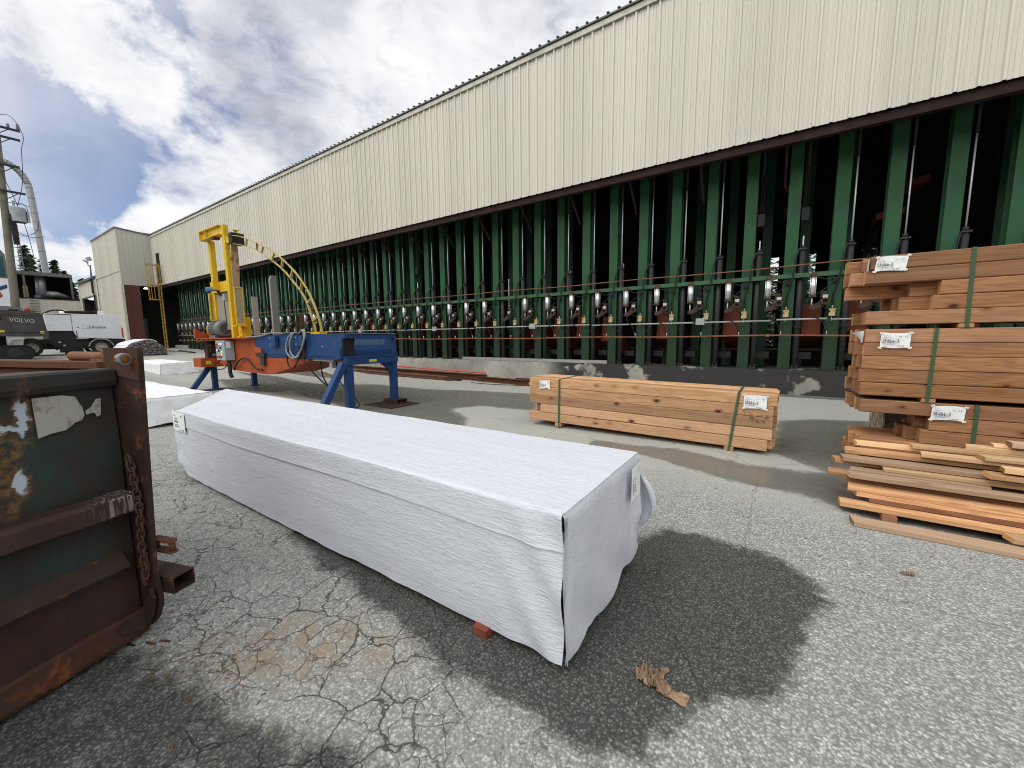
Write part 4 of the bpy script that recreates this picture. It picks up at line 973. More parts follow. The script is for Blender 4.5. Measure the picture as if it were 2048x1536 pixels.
MB().tube(catmull([(-13.88, 5.15, 2.76), (-13.84, 5.14, 2.6), (-13.86, 5.15, 2.4), (-13.85, 5.16, 2.0)], 4), .012, 5).build('switch_wire', 'black', K)
MB().box(-13.42, -13.2, 5.23, 5.56, 4.34, 4.66, .01).build('head_box', 'black', K)
split_build(MB().box(-13.36, -13.3, 5.36, 5.42, 4.661, 4.74).box(-13.36, -13.26, 5.33, 5.46, 4.74, 4.76).box(-13.62, -13.42, 5.24, 5.30, 4.40, 4.58), 'head_bracket', 'mach_yellow', K)
MB().prism([(5.24, 4.335), (5.41, 4.335), (5.415, 3.9), (5.40, 3.5), (5.36, 3.0), (5.33, 2.4), (5.20, 2.4), (5.20, 3.2), (5.22, 3.9)], 'x', -13.345, -13.31).build('saw_bar', 'saw_tan', K)
for (x, y0, y1, z0, z1) in ((-13.1, 5.12, 5.35, 2.03, 3.11), (-15.12, 5.19, 5.30, 2.2, 3.06)):
    f = MB().box(x - .02, x + .02, y0, y0 + .03, z0, z1).box(x - .02, x + .02, y1 - .03, y1, z0, z1).box(x - .02, x + .02, y0 + .03, y1 - .03, z1 - .035, z1).box(x - .02, x + .02, y0 + .03, y1 - .03, z0, z0 + .035)
    f = f.build('guard_frame', 'mach_yellow', K)
    MB().box(x - .004, x + .004, y0 + .03, y1 - .03, z0 + .035, z1 - .035).build('guard_pane', 'guard', f)
MB().box(-14.86, -13.74, 5.31, 5.318, 1.9, 3.05).build('guard_pane', 'guard', K)
MB().box(-13.5, -13.25, 5.30, 5.56, 1.652, 2.26, .008).box(-13.45, -13.3, 5.24, 5.62, 1.652, 1.70).build('blade_housing', 'mach_yellow', K)
MB().box(-13.3, -13.06, 5.1, 5.38, 1.98, 2.02).build('guard_bracket', 'mach_yellow', K)
# curved ladder rail
outer = [(-13.2, 4.56), (-12.69, 4.46), (-11.62, 4.10), (-10.78, 3.74), (-10.07, 3.30), (-9.68, 2.97), (-9.41, 2.68), (-9.17, 2.30), (-9.02, 1.96), (-8.97, 1.72)]
inner = [(-13.2, 4.33), (-12.72, 4.24), (-11.83, 3.99), (-11.16, 3.68), (-10.6, 3.38), (-10.20, 3.10), (-9.62, 2.60), (-9.38, 2.15), (-9.27, 1.90), (-9.24, 1.72)]
cu = MB()
for c in (outer, inner):
    q = catmull([(x, 5.27, z) for x, z in c], 6); n = len(q)
    for i in range(n - 1): cu.bar(q[i], q[i + 1] + (q[i + 1] - q[i]) * .04, .05, .016, (0, 0, 1))
cu.build('arc_rail', 'pale_yellow', K)
qo = catmull([(x, 5.27, z) for x, z in outer], 6); qi = catmull([(x, 5.27, z) for x, z in inner], 6)
acc = 0; nxt = .75
for i in range(1, len(qo)):
    acc += (qo[i] - qo[i - 1]).length
    if acc >= nxt and qo[i].z > 1.9:
        near = min(qi, key=lambda p: (p - qo[i]).length)
        MB().bar(near, qo[i], .05, .03, (1, 0, 0)).build('arc_rung', 'pale_yellow', K); nxt += .52
MB().box(-9.30, -8.9, 5.17, 5.36, 1.706, 1.76).build('arc_foot', 'mach_yellow', K)
# upright grey boards and brown channel in the beam pockets
def stake(x, y0, y1, z0, z1, tip, name, mat):
    return MB().prism([(y0, z0), (y1, z0), (y1, z1), (y0 + tip, z1), (y0, z1 - tip * 2.2)], 'x', x - .04, x + .04).build(name, mat, K)
stake(-11.9, 5.55, 5.72, 1.2, 3.36, .05, 'upright_board', 'grey_board')
stake(-13.0, 5.53, 5.67, 1.66, 2.85, .0, 'upright_board', 'grey_board')
MB().box(-9.48, -9.34, 5.0, 5.045, 1.15, 2.18).box(-9.48, -9.46, 4.95, 5.0, 1.15, 2.18).build('upright_channel', 'rust_dark', K)
for x in (-10.7, -9.42):
    bk = MB().box(x - .13, x + .13, yn - .10, yn - .022, 1.42, 1.68, .006).build('stake_pocket', 'mach_blue', K)
    for z in (1.63, 1.47): MB().cyl((x - .14, yn - .06, z), (x - .22, yn - .06, z), .02, 6).build('pin', 'alu', bk)
MB().box(-11.55, -11.35, yn - .05, yn, .90, 1.16).box(-11.75, -11.3, yn - .07, yn + .005, 1.13, 1.24).build('hinge_bracket', 'dark_steel', K)
MB().prism([(-11.86, 1.40), (-11.5, 1.36), (-11.48, 1.20), (-11.86, 1.22)], 'y', yn - .05, yn - .006).build('pivot_tab', 'mach_orange', K)
# control box
cb = MB().box(-13.8, -13.2, 4.79, 5.04, 1.0, 1.57, .012).build('control_box', 'panel_grey', K)
rg = random.Random(3)
bt = MB(); rb = MB(); wl = MB()
for i, (dx, dz, mm) in enumerate(((.1, .46, 1), (.2, .46, 1), (.1, .37, 1), (.3, .46, 2), (.42, .46, 2), (.1, .28, 2), (.22, .28, 0), (.1, .1, 1), (.22, .1, 1), (.34, .1, 1), (.35, .36, 0), (.42, .24, 3), (.42, .16, 3))):
    (bt, rb, wl, wl)[mm].lathe((-13.8 + dx, 4.79, 1.0 + dz), (0, -1, 0), [(0, .035), (.02, .035), (.03, .02), (.03, .001)], 10)
split_build(bt, 'black_button', 'black', cb); split_build(rb, 'red_button', 'red_lens', cb); split_build(wl, 'white_plate', 'label', cb)
MB().box(-13.198, -13.196, 4.84, 4.95, 1.36, 1.54).build('paper_notice', 'label', cb)
MB().box(-13.43, -13.32, 4.784, 4.788, 1.16, 1.28).build('yellow_sticker', 'hi_yellow', cb)
cab = MB()
for pts, r in (([(-13.3, 4.9, 1.0), (-13.25, 4.9, .85), (-13.2, 4.88, .62), (-13.15, 4.9, .5)], .05), ([(-13.1, 4.95, .72), (-12.9, 4.98, .95), (-12.6, 5.0, 1.06), (-12.3, 5.0, 1.04), (-11.9, 5.0, .82), (-11.5, 5.02, .78)], .022), ([(-13.7, 4.86, 1.0), (-14.0, 4.8, .85), (-13.8, 4.8, .72), (-13.45, 4.85, .78), (-13.3, 4.9, .95)], .014)):
    cab.tube(catmull(pts, 6), r, 7)
cab.build('black_cable', 'black', K)
gc = MB()
gc.tube(catmull([(-12.3, 5.0, 1.66), (-11.5, 5.0, 1.68), (-10.9, 5.0, 1.75), (-10.3, 5.04, 1.74)], 6), .018, 6)
gc.tube(catmull([(-9.75, 4.98, 1.74), (-9.95, 4.96, 1.6), (-10.05, 4.95, 1.35), (-9.9, 4.95, 1.17), (-9.65, 4.95, 1.15), (-9.35, 4.95, 1.35), (-9.2, 4.95, 1.6), (-9.25, 4.96, 1.8), (-9.45, 4.97, 1.72)], 8), .022, 6)
gc.tube(catmull([(-9.7, 4.97, 1.74), (-9.85, 4.95, 1.5), (-9.8, 4.94, 1.25), (-9.55, 4.94, 1.16), (-9.3, 4.94, 1.4), (-9.15, 4.95, 1.65), (-9.2, 4.97, 1.82)], 8), .022, 6)
gc.build('cable_coil', 'cable_grey', K)
bc = MB()
bc.tube(catmull([(-9.9, 4.97, 1.5), (-10.05, 4.96, 1.15), (-10.0, 4.97, .93), (-9.8, 4.97, .9), (-9.6, 4.97, 1.05), (-9.4, 4.97, 1.3)], 8), .018, 6)
bc.tube(catmull([(-9.4, 4.98, 1.2), (-9.2, 5.0, .95), (-9.0, 5.1, .7), (-8.7, 5.2, .45), (-8.6, 5.25, .35)], 8), .018, 6)
bc.tube(catmull([(-9.0, 5.2, 1.1), (-8.95, 5.2, .75), (-8.85, 5.25, .5), (-8.65, 5.3, .34)], 8), .018, 6)
bc.tube(catmull([(-8.5, 5.3, 1.12), (-8.5, 5.3, .8), (-8.35, 5.3, .55), (-8.1, 5.4, .30), (-7.95, 5.45, .08), (-7.9, 5.3, .02), (-8.0, 5.1, .015)], 8), .014, 6)
bc.build('hanging_cable', 'black', K)
MB().box(-9.15, -8.3, 5.1, 5.2, 1.08, 1.125).box(-8.55, -8.45, 5.15, 5.25, .92, 1.08).build('cable_tray', 'conduit', K)
bl = MB()
for y in (6.18, 6.33): bl.box(-8.0, -7.5, y - .005, y + .14, .022, .034).box(-8.0, -7.5, y - .005, y + .14, .110, .122).box(-8.0, -7.5, y - .005, y + .005, .034, .11).box(-8.0, -7.5, y + .13, y + .14, .034, .11)
tag(bl.build('steel_block', 'rust_dark'), 'pair of rusty square tubes under the far blue leg of the saw', 'block')
tag(MB().box(-8.2, -7.2, 5.75, 6.6, .002, .02).build('ground_plate', 'rust_dark'), 'thin dark steel plate lying under the rusty square tubes', 'plate')
tag(MB().box(-15.9, -14.7, 4.3, 5.5, .001, .012).build('ground_plate', 'rust_dark'), 'flat brown plate on the ground under the near left legs of the saw', 'plate')

# ================================================================== white wrapped bundles
def wrap_bundle(label, x1, xl_near, xl_far, y0, y1, z0, z1, seed, mat, amp, hero=False, dz_left=0.0):
    T_ = thing('wrapped_bundle', label, 'bundle', ((x1 + xl_near) / 2, (y0 + y1) / 2, 0), 'white wrapped lumber bundles')
    ns, nt, nx, r = (34, 30, 150, .02) if hero else (12, 14, 70, .025)
    sec = []                                    # (y fraction 0..1, z, normal)
    for i in range(ns + 1): sec.append((0.0, z0 + (z1 - r - z0) * i / ns, (0, -1, 0), i == 0))
    for i in range(1, 5):
        a = i / 5 * PI / 2; sec.append((r * (1 - math.cos(a)) / (y1 - y0), z1 - r + r * math.sin(a), (0, -math.cos(a), math.sin(a)), False))
    for i in range(nt + 1): sec.append(((r + (y1 - y0 - 2 * r) * i / nt) / (y1 - y0), z1, (0, 0, 1), False))
    for i in range(1, 5):
        a = i / 5 * PI / 2; sec.append((1 - r * (1 - math.sin(a)) / (y1 - y0), z1 - r + r * math.cos(a), (0, math.sin(a), math.cos(a)), False))
    for i in range(1, 7): sec.append((1.0, z1 - r - (z1 - r - z0) * i / 6, (0, 1, 0), False))
    rows = []
    for i in range(nx + 1):
        s = i / nx; row = []
        for fy, z, nrm, bot in sec:
            xl = xl_near + (xl_far - xl_near) * fy; x = x1 + (xl - x1) * s; y = y0 + (y1 - y0) * fy
            p = Vector((x, y, z))
            d = amp * (fbm((x * 1.4 + seed, y * 3, z * 4), 3) + .45 * fbm((x * 4 + seed, y * 9, z * 11), 2))
            if hero and nrm[1] < -.5:          # lumber edges press through the wrap, corner folds near the ends
                d += .0020 * math.sin(z * 2 * PI / .042 + .8 * math.sin(x * 1.7)) * (1 - .6 * z)
                e = max(0, 1 - s * 11); d += e * .016 * math.sin(z * 15 + x * 22)
                e2 = max(0, (s - .93) / .07); d -= e2 * .005 * math.sin(z * 22 + 1)
                d -= max(0, (.22 - z) / .2) * .010 * (.4 + .6 * math.sin(x * 9 + 2 * math.sin(x * 2.3)) ** 2)
            if hero and nrm[2] > .9:
                e = max(0, (s - .80) / .2); d += e * .018 * math.sin(x * 5.5 + y * 4) - e * .012
            q = p + Vector(nrm) * d
            if z < z0 + .12:                    # uneven hem
                q.z += (.010 * fbm((x * 2.1, seed, 0), 3) + (max(0, (s - .94) / .06) ** 1.5) * .13 * (1 if hero else .3)) * (1 - (z - z0) / .12)
            row.append(q)
        rows.append(row)
    mb = MB().grid(rows, flip=True)
    # left end, flat drape
    mb.grid([[rows[-1][j], rows[-1][len(sec) - 1 - j]] for j in range(len(sec) // 2)], flip=True)
    mb.build('wrap', mat, T_)
    # right end panel with pulled folds and a gathered tail at the far corner
    ny, nz = (60, 48) if hero else (18, 14)
    g = []
    for j in range(nz + 1):
        v = j / nz; row = []
        for i in range(ny + 1):
            u = i / ny; y = y0 + (y1 - y0) * u + (.004 if i else .006)
            hem = z0 + (.02 * math.sin(u * 7 + seed) + .03 * fbm((u * 5, seed, 1), 3)) * (1 if hero else .5) + (.05 * u if hero else 0)
            z = hem + (z1 - .004 - hem) * v
            e = 1 - v
            d = .010 + amp * 1.3 * fbm((y * 3.2 + seed, z * 3, 7.3), 4)
            d += (.016 * math.sin((u * .8 + v * .35) * 19 + 1.5 * math.sin(v * 4))) * (.25 + .75 * e) * (.7 if hero else .5)
            d += .018 * e * math.sin(u * PI)
            if hero:
                d += .05 * max(0, 1 - abs(u - .93) / .09) * max(0, 1 - abs(v - .42) / .38)
                d -= .03 * max(0, 1 - abs(u - .03) / .03) * max(0, 1 - abs(v - .5) / .3)
            if v > .93: d *= (1 - v) / .07
            if j == nz: d = -.012; z = z1 - .003
            row.append(Vector((x1 + d, y, z)))
        g.append(row)
    MB().grid(g).build('end_panel', mat, T_)
    return T_
A1 = wrap_bundle('long white wrapped lumber bundle in the middle of the yard, nearest the camera', -.765, -5.80, -7.45, 1.53, 2.685, .045, .80, 1.7, 'wrap', .0035, True)
# side flap of the wrap with its straight lower edge
fl = []
for i in range(121):
    s = i / 120; x = -.762 + (-5.80 + .765) * s; row = []
    for j in range(5):
        z = .625 + .012 * math.sin(x * 2.0) + (.79 - .625) * j / 4
        zz = z
        d = .0035 * (fbm((x * 1.4 + 1.7, 4.6, zz * 4), 3) + .45 * fbm((x * 4 + 1.7, 13.8, zz * 11), 2)) + .0020 * math.sin(zz * 2 * PI / .042 + .8 * math.sin(x * 1.7)) * (1 - .6 * zz)
        e = max(0, 1 - s * 11); d += e * .016 * math.sin(zz * 15 + x * 22)
        e2 = max(0, (s - .93) / .07); d -= e2 * .005 * math.sin(zz * 22 + 1)
        row.append(Vector((x, 1.53 - max(d, -.02) - .0065 + (.004 if j == 4 else 0) - (.004 if j == 0 else 0), z)))
    fl.append(row)
MB().grid(fl, flip=False).build('side_flap', 'wrap', A1)
# folded corner pleat and gathered tail
pl = MB()
for k, (o, w) in enumerate(((.0, .020), (.010, .013))):
    pl.grid([[Vector((-.752 + .010 * math.sin(z * 9 + k * 2) + o, 1.523 + q * w + .004 * math.sin(z * 14 + q * 3), z)) for q in (0, .5, 1)] for z in [.06 + .73 * i / 24 for i in range(25)]], flip=False)
pl.build('corner_pleat', 'wrap', A1)
tl = []
for j in range(13):
    v = j / 12; z = .30 + .34 * v; w = math.sin(v * PI) ** .8
    tl.append([Vector((-.76 + .13 * w * q + .012 * math.sin(q * 9 + v * 6), 2.69 + .05 * w * math.sin(q * 4 + 1) + .02 * q, z - .05 * q * (1 - v))) for q in [i / 9 for i in range(10)]])
MB().grid(tl).build('gathered_fold', 'wrap', A1)
MB().box(-.733, -.731, 2.40, 2.575, .55, .765).map(lambda v: Vector((v.x + .012, v.y, v.z))).build('end_label', 'label', A1)
ik = MB(); rg = random.Random(2)
for i, (y, z0_, z1_) in enumerate(((2.425, .60, .70), (2.445, .58, .66), (2.465, .60, .70), (2.485, .585, .64), (2.53, .62, .65), (2.54, .71, .74))):
    n = 5
    for q in range(n):
        a = z0_ + (z1_ - z0_) * q / n; ik.box(-.7185, -.718, y - .006, y + .006, a, a + (z1_ - z0_) / n * .62)
ik.build('label_print', 'grey_ink', A1)
sl = MB().box(-5.76, -5.40, 1.510, 1.513, .575, .785); sl = sl.build('side_label', 'label', A1)
ik = MB()
for (x, z, w, h) in ((-5.72, .74, .05, .008), (-5.5, .735, .03, .025), (-5.70, .705, .10, .014), (-5.71, .665, .12, .026), (-5.71, .635, .12, .012), (-5.70, .615, .13, .012), (-5.58, .585, .05, .006), (-5.50, .585, .06, .018)):
    n = max(3, int(w / .02))
    for q in range(n): ik.box(x + w * q / n, x + w * (q + .65) / n, 1.5085, 1.5095, z, z + h)
ik.build('label_print', 'grey_ink', sl)
for x in (-1.245, -3.2, -4.8):
    tag(MB().box(x - .045, x + .045, 1.502 if x > -2 else 1.58, 2.64, .002, .048).build('bearer', 'bearer_red'), {-1.245: 'reddish wooden bearer under the near end of the long white bundle', -3.2: 'wooden bearer under the middle of the long white bundle', -4.8: 'wooden bearer under the far end of the long white bundle'}[x], 'bearer')
wrap_bundle('low white wrapped bundle beside the skip with dark water marks on top', -9.42, -14.5, -14.5, 2.04, 3.12, .05, .555, 5.1, 'wrap_far', .016)
wrap_bundle('farthest white wrapped bundle with a grey end, behind the saw legs', -20.2, -25.2, -25.2, 5.08, 6.32, .24, .68, 8.4, 'wrap_far', .02)

# ================================================================== strapped timber bundles
TIM = {}
def timber_mesh(L_, w=.1485, h=.1480, seed=0):
    """sawn 6x6: chamfered, slightly bowed"""
    mb = MB(); rg = random.Random(seed); n = 10; pts = []
    b1, b2 = rg.uniform(-.004, .004), rg.uniform(-.003, .003)
    c = .005 + .006 * rg.random()
    prof = [(-w / 2 + c, -h / 2), (w / 2 - c, -h / 2), (w / 2, -h / 2 + c), (w / 2, h / 2 - c), (w / 2 - c, h / 2), (-w / 2 + c, h / 2), (-w / 2, h / 2 - c), (-w / 2, -h / 2 + c)]
    vs = []; fs = []
    for i in range(n + 1):
        t = i / n; x = L_ * t; oy = b1 * math.sin(t * PI); oz = b2 * math.sin(t * PI)
        for y, z in prof: vs.append((x, y + oy, z + oz))
    for i in range(n):
        for j in range(8):
            k = (j + 1) % 8; fs.append((i * 8 + j, i * 8 + k, (i + 1) * 8 + k, (i + 1) * 8 + j))
    fs += [tuple(range(8))[::-1], tuple(n * 8 + j for j in range(8))]
    fs = [f[::-1] for f in fs]
    return mb.add(vs, fs)
C6 = .1524
def timber_bundle(label, x0, y0, z0, L_, mat, seed, rows=5, cols=5, recess=None, skip=(), straps=(), dunnage=(), group='strapped timber bundles', tilt=0.0, dun_h=.05, jig=.03):
    """rows counted from the top, cols from the camera side"""
    recess = recess or {}
    T_ = thing('timber_bundle', label, 'timber bundle', (x0, y0, z0), group)
    rg = random.Random(seed)
    H_ = rows * C6; D_ = cols * C6
    for r in range(rows):
        for c in range(cols):
            if (r, c) in skip: continue
            a, b = recess.get((r, c), (0, 0))
            if c > 0: a += rg.uniform(-jig * 2.2, jig); b += rg.uniform(-jig, jig)
            else: a += rg.uniform(-.006, .006); b += rg.uniform(-.02, .02)
            mb = timber_mesh(L_ - a + b, seed=seed * 100 + r * 10 + c)
            yy = y0 + C6 * (c + .5) + rg.uniform(-.003, .003); zz = z0 + H_ - C6 * (r + .5)
            mb.map(lambda v: Vector((v.x + x0 + a, v.y + yy, v.z + zz)))
            mb.build('timber', mat, T_)
    for xs, lean in straps:
        w, t = .032, .003
        sm = MB()
        def sb(p0, p1, nrm): sm.bar(p0, p1, w if abs(nrm[1]) > .5 or abs(nrm[2]) > .5 else t, t, nrm)
        xb = x0 + xs + lean; xt = x0 + xs
        sm.bar((xb, y0 - .006, z0 - dun_h), (xt, y0 - .006, z0 + H_ + .003), w, t, (0, -1, 0))
        sm.bar((xt, y0 - .007, z0 + H_ + .003), (xt, y0 + D_ + .006, z0 + H_ + .003), w, t, (0, 0, 1))
        sm.bar((xt, y0 + D_ + .006, z0 + H_ + .003), (xb, y0 + D_ + .006, z0 - dun_h), w, t, (0, 1, 0))
        sm.build('strap', 'strap', T_)
    for xd in dunnage:
        MB().box(x0 + xd - .055, x0 + xd + .055, y0 - .004, y0 + D_, z0 - dun_h, z0 - .002, .004).build('dunnage', 'board_orange', T_)
    return T_
def paper_tag(parent, x0, y, z_top, w, h, code, skew=0.0, seed=0, faint=False):
    """taped paper tag on a front face: white sheet, tape corners, printed code"""
    rg = random.Random(seed)
    g = []
    for j in range(7):
        v = j / 6; row = []
        for i in range(11):
            u = i / 10
            row.append(Vector((x0 + w * u + skew * v * h, y - .004 - .006 * max(0, fbm((u * 3 + seed, v * 3, 0), 2)) - .003 * math.sin(u * 7 + seed) ** 2, z_top - h * v - .006 * math.sin(u * 5 + seed))))
        g.append(row)
    lab = MB().grid(g).build('paper_tag', 'label', parent)
    for (u, v, a) in ((0, 0, .6), (1, 0, -.5), (0, 1, -.5), (1, 1, .5)):
        cx = x0 + w * u + skew * v * h; cz = z_top - h * v
        MB().frame_box((cx, y - .016, cz), (.032 * math.cos(a * .5), 0, .032 * math.sin(a * .5)), (0, .001, 0), (-.02 * math.sin(a * .5), 0, .02 * math.cos(a * .5))).build('tape', 'tape', lab)
    def put(t, s, u, v, mat, nm, sx=1.0):
        mb = text_mesh(t, s, nm, mat, lab, (x0 + w * u + skew * v * h, y - .021, z_top - h * v), (1, 0, 0), (0, 0, 1), .001, font_scale_x=sx); mb.build(nm, mat, lab)
    put(code, h * .33, .05, .66, 'ink', 'code_print', .86)
    put('6 x 6', h * .12, .06, .20, 'grey_ink', 'size_print'); put('UTILITY', h * .12, .06, .36, 'grey_ink', 'grade_print'); put('10', h * .17, .78, .30, 'grey_ink', 'length_print')
    put('716180' if seed % 2 else '715818', h * .13, .55, .93, 'ink', 'number_print')
    m = MB().box(x0 + w * .08, x0 + w * .52, y - .0215, y - .0205, z_top - h * .76, z_top - h * .73).box(x0 + w * .60, x0 + w * .68, y - .0215, y - .0205, z_top - h * .26, z_top - h * .23).box(x0 + w * .10, x0 + w * .2, y - .0215, y - .0205, z_top - h * .92, z_top - h * .89)
    m.build('fine_print', 'grey_ink', lab)
    return lab
# the single bundle lying on the yard
b0 = timber_bundle('single strapped bundle of five-high cedar timbers lying alone on the wet yard', -3.72, 6.06, .075, 3.73, 'cedar_fresh', 3, recess={(3, 0): (.23, -.02), (1, 0): (.01, -.035), (2, 0): (0, -.045), (4, 0): (-.02, -.06), (3, 1): (.07, 0)}, straps=((.60, .0), (3.30, -.08)), dunnage=(.58, 3.22), jig=.02, dun_h=.072)
b0.rotation_euler = (0, R(.75), 0); b0.location.z += .03
paper_tag(b0, -3.50, 6.05, .80, .20, .14, 'SN66-3', 0, 1)
paper_tag(b0, -.36, 6.05, .815, .26, .18, 'SN66-3', 0, 2)
m = MB()
for pts in ([(-.34, .60), (-.31, .57), (-.33, .54)], [(-.28, .58), (-.22, .56), (-.27, .53), (-.21, .52)], [(-.18, .58), (-.16, .53), (-.13, .58), (-.12, .53)], [(-.09, .57), (-.05, .56), (-.09, .52), (-.04, .52)], [(-.26, .50), (-.20, .50), (-.24, .46)], [(-.16, .50), (-.19, .47), (-.14, .46)], [(-.09, .50), (-.12, .48), (-.08, .46)]):
    m.tube([(x - .02, 6.053, z) for x, z in pts], .0028, 4)
m.build('crayon_mark', 'ink', b0)
# stack of three bundles at the right
YS = 6.06
b1 = timber_bundle('bottom bundle of the tall cedar stack at right, half hidden by loose boards', .825, YS, .075, 3.66, 'cedar', 11, recess={(1, 0): (.59, 0), (2, 0): (.52, 0), (1, 1): (.50, 0), (2, 1): (.44, 0), (1, 2): (.56, 0), (2, 2): (.36, 0), (1, 3): (.6, 0), (1, 4): (.62, 0), (2, 3): (.5, 0), (2, 4): (.55, 0), (3, 0): (.03, 0), (3, 1): (-.02, 0)}, straps=((.92, .0), (3.0, 0)), dunnage=(.92, 3.0), dun_h=.072)
b2 = timber_bundle('middle bundle of the tall cedar stack with a curled paper tag', .812, YS, .882, 3.66, 'cedar', 12, recess={(1, 0): (-.002, 0), (2, 0): (-.004, 0), (3, 0): (-.006, 0), (4, 0): (0, 0)}, straps=((.572, -.012), (3.1, 0)), dunnage=(.57, 3.1), dun_h=.043)
b3 = timber_bundle('topmost bundle of the tall cedar stack with a gap in its front row', .795, YS, 1.692, 3.66, 'cedar', 13, recess={(0, 0): (.01, 0), (1, 0): (-.03, 0), (2, 0): (.585, 0), (3, 0): (.545, 0), (4, 0): (0, 0), (0, 1): (-.06, 0), (0, 2): (-.12, 0), (1, 1): (-.09, 0), (1, 2): (-.19, 0), (2, 1): (.40, 0), (2, 2): (-.17, 0), (3, 1): (.34, 0), (3, 2): (.30, 0), (3, 3): (.25, 0), (3, 4): (.28, 0), (2, 3): (.3, 0), (2, 4): (.3, 0)}, straps=((.79, .012), (3.05, 0)), dunnage=(.80, 3.05), dun_h=.045)
paper_tag(b3, .85, YS - .012, 2.435, .255, .155, 'SN66-3', -.12, 3)
paper_tag(b2, .945, YS - .012, 1.60, .245, .165, 'SN66-3', -.03, 5)
paper_tag(b1, 1.415, YS - .012, .815, .25, .155, 'SN66-3', -.05, 8)
def curl(parent, x, y, z0, z1, out, nm='curled_tag'):
    g = []
    for j in range(9):
        v = j / 8
        g.append([Vector((x - .014 - (out * (1 - v) ** 2) * u, y + .02 + .13 * u * (1 - .35 * (1 - v)), z1 - (z1 - z0) * v - .02 * u)) for u in [i / 6 for i in range(7)]])
    MB().grid(g).build(nm, 'label', parent)
curl(b2, .812, YS, 1.50, 1.625, .10); curl(b3, .80, YS - .02, 2.30, 2.44, .0, 'end_tag')
# weathered bundle standing behind
b4 = timber_bundle('weathered grey bundle with shaded boards behind the cedar stack', 1.26, 7.25, .08, 3.6, 'weathered', 14, rows=4, cols=6, straps=((.36, 0), (2.9, 0)), dunnage=(.4, 2.9), jig=.01, dun_h=.07)
MB().box(1.235, 1.258, 7.24, 8.18, .09, .69).build('end_grain', 'strip_ends', b4)

# ================================================================== loose board pile
BD = [  # front-left x, front y, bottom z, length, width, thickness, material, label
 (.60, 4.17, .002, 3.6, .15, .040, 'board_pink', 'lowest board of the loose pile, lying flat on the asphalt in front'),
 (.535, 4.45, .060, 3.7, .14, .040, 'board_orange', 'second lowest board of the loose pile with a bright orange top'),
 (1.505, 4.30, .058, 2.4, .10, .038, 'board_yellow', 'short board end with a split tip near the front right of the pile'),
 (.74, 4.55, .105, 3.5, .14, .037, 'board_brown', 'dark reddish board sandwiched low in the loose pile'),
 (.655, 4.55, .1435, 3.5, .14, .038, 'board_orange', 'orange-brown board just above the dark reddish one'),
 (.59, 4.56, .183, 3.6, .19, .040, 'board_orange', 'wide orange board with a shaded top, middle of the pile front'),
 (.585, 4.70, .224, 3.5, .13, .032, 'board_brown', 'thin tan board under the pale pink board'),
 (.90, 4.72, .224 + .033, 3.2, .1, .022, 'board_yellow', 'thin tapering lath under the long pale pink board'),
 (.61, 4.62, .281, 3.7, .11, .042, 'board_pink', 'long pale pink board across the whole front of the pile'),
 (.62, 4.80, .281, .90, .12, .036, 'board_pink', 'short pinkish board end beside the bright yellow board'),
 (.87, 4.86, .319, 3.3, .10, .030, 'board_yellow', 'bright yellow board resting behind the pale pink board'),
 (.465, 4.78, .242, 1.6, .14, .038, 'board_orange', 'orange board end sticking out farthest left of the pile'),
 (.53, 4.98, .315, 3.5, .15, .038, 'board_orange', 'orange board just under the upper rough pink board'),
 (.585, 4.93, .3545, 2.15, .14, .040, 'board_pink', 'rough sawn pinkish board in the upper middle of the pile'),
 (.615, 5.11, .395, 3.4, .15, .040, 'board_orange', 'orange-topped board behind the rough pinkish board'),
 (.72, 5.27, .452, 2.2, .12, .036, 'board_yellow', 'leftmost pale yellow board on top of the pile'),
 (1.12, 5.22, .4885, 1.8, .11, .036, 'board_yellow', 'second pale yellow board on top with its end cut square'),
 (1.14, 5.02, .460, 2.6, .12, .036, 'board_yellow', 'pale yellow board lower on top, in front of the square-cut one'),
 (1.47, 5.24, .525, 2.3, .11, .040, 'board_yellow', 'third pale yellow board along the back edge of the pile top'),
 (1.52, 4.98, .500, 2.3, .12, .034, 'board_yellow', 'pale board with a slanted end near the right frame edge'),
 (1.50, 4.76, .400, 2.3, .13, .040, 'board_orange', 'orange board with pointed end low at the right of the pile'),
 (1.57, 4.78, .4605, 2.3, .11, .038, 'board_yellow', 'pale yellow board with a dark knot above the pointed orange one'),
 (1.65, 5.28, .566, 2.2, .10, .026, 'board_yellow', 'thin pale strip on the top right of the pile'),
 (1.73, 5.20, .592, 2.1, .12, .045, 'board_pink', 'greyish pink board, highest on the right of the pile'),
]
for k, (x, y, z, L_, w, t, mt, lb_) in enumerate(BD):
    rg = random.Random(k + 50); yaw = rg.uniform(-.006, .006); sl = rg.uniform(-.03, .03)
    mb = MB(); c = .003; n = 8; b_ = rg.uniform(-.005, .005)
    prof = [(c, 0), (w - c, 0), (w, c), (w, t - c), (w - c, t), (c, t), (0, t - c), (0, c)]
    vs = []; fs = []
    for i in range(n + 1):
        q = i / n
        for yy, zz in prof: vs.append((x + L_ * q + (sl * yy / w if i in (0, n) else 0), y + yy + yaw * L_ * q + b_ * math.sin(q * PI), z + zz))
    for i in range(n):
        for j in range(8):
            jj = (j + 1) % 8; fs.append((i * 8 + j, (i + 1) * 8 + j, (i + 1) * 8 + jj, i * 8 + jj))
    fs += [tuple(range(8)), tuple(n * 8 + j for j in range(8))[::-1]]
    o = mb.add(vs, fs).build('loose_board', mt, None, origin=(x, y, z)); tag(o, lb_, 'board', 'loose boards piled in front of the cedar stack')
def stick(x, y0, y1, z0, z1, lb_, i):
    tag(MB().box(x - .045, x + .045, y0, y1, z0, z1, .003).build('spacer', 'board_brown'), lb_, 'spacer', 'spacers under the loose boards')
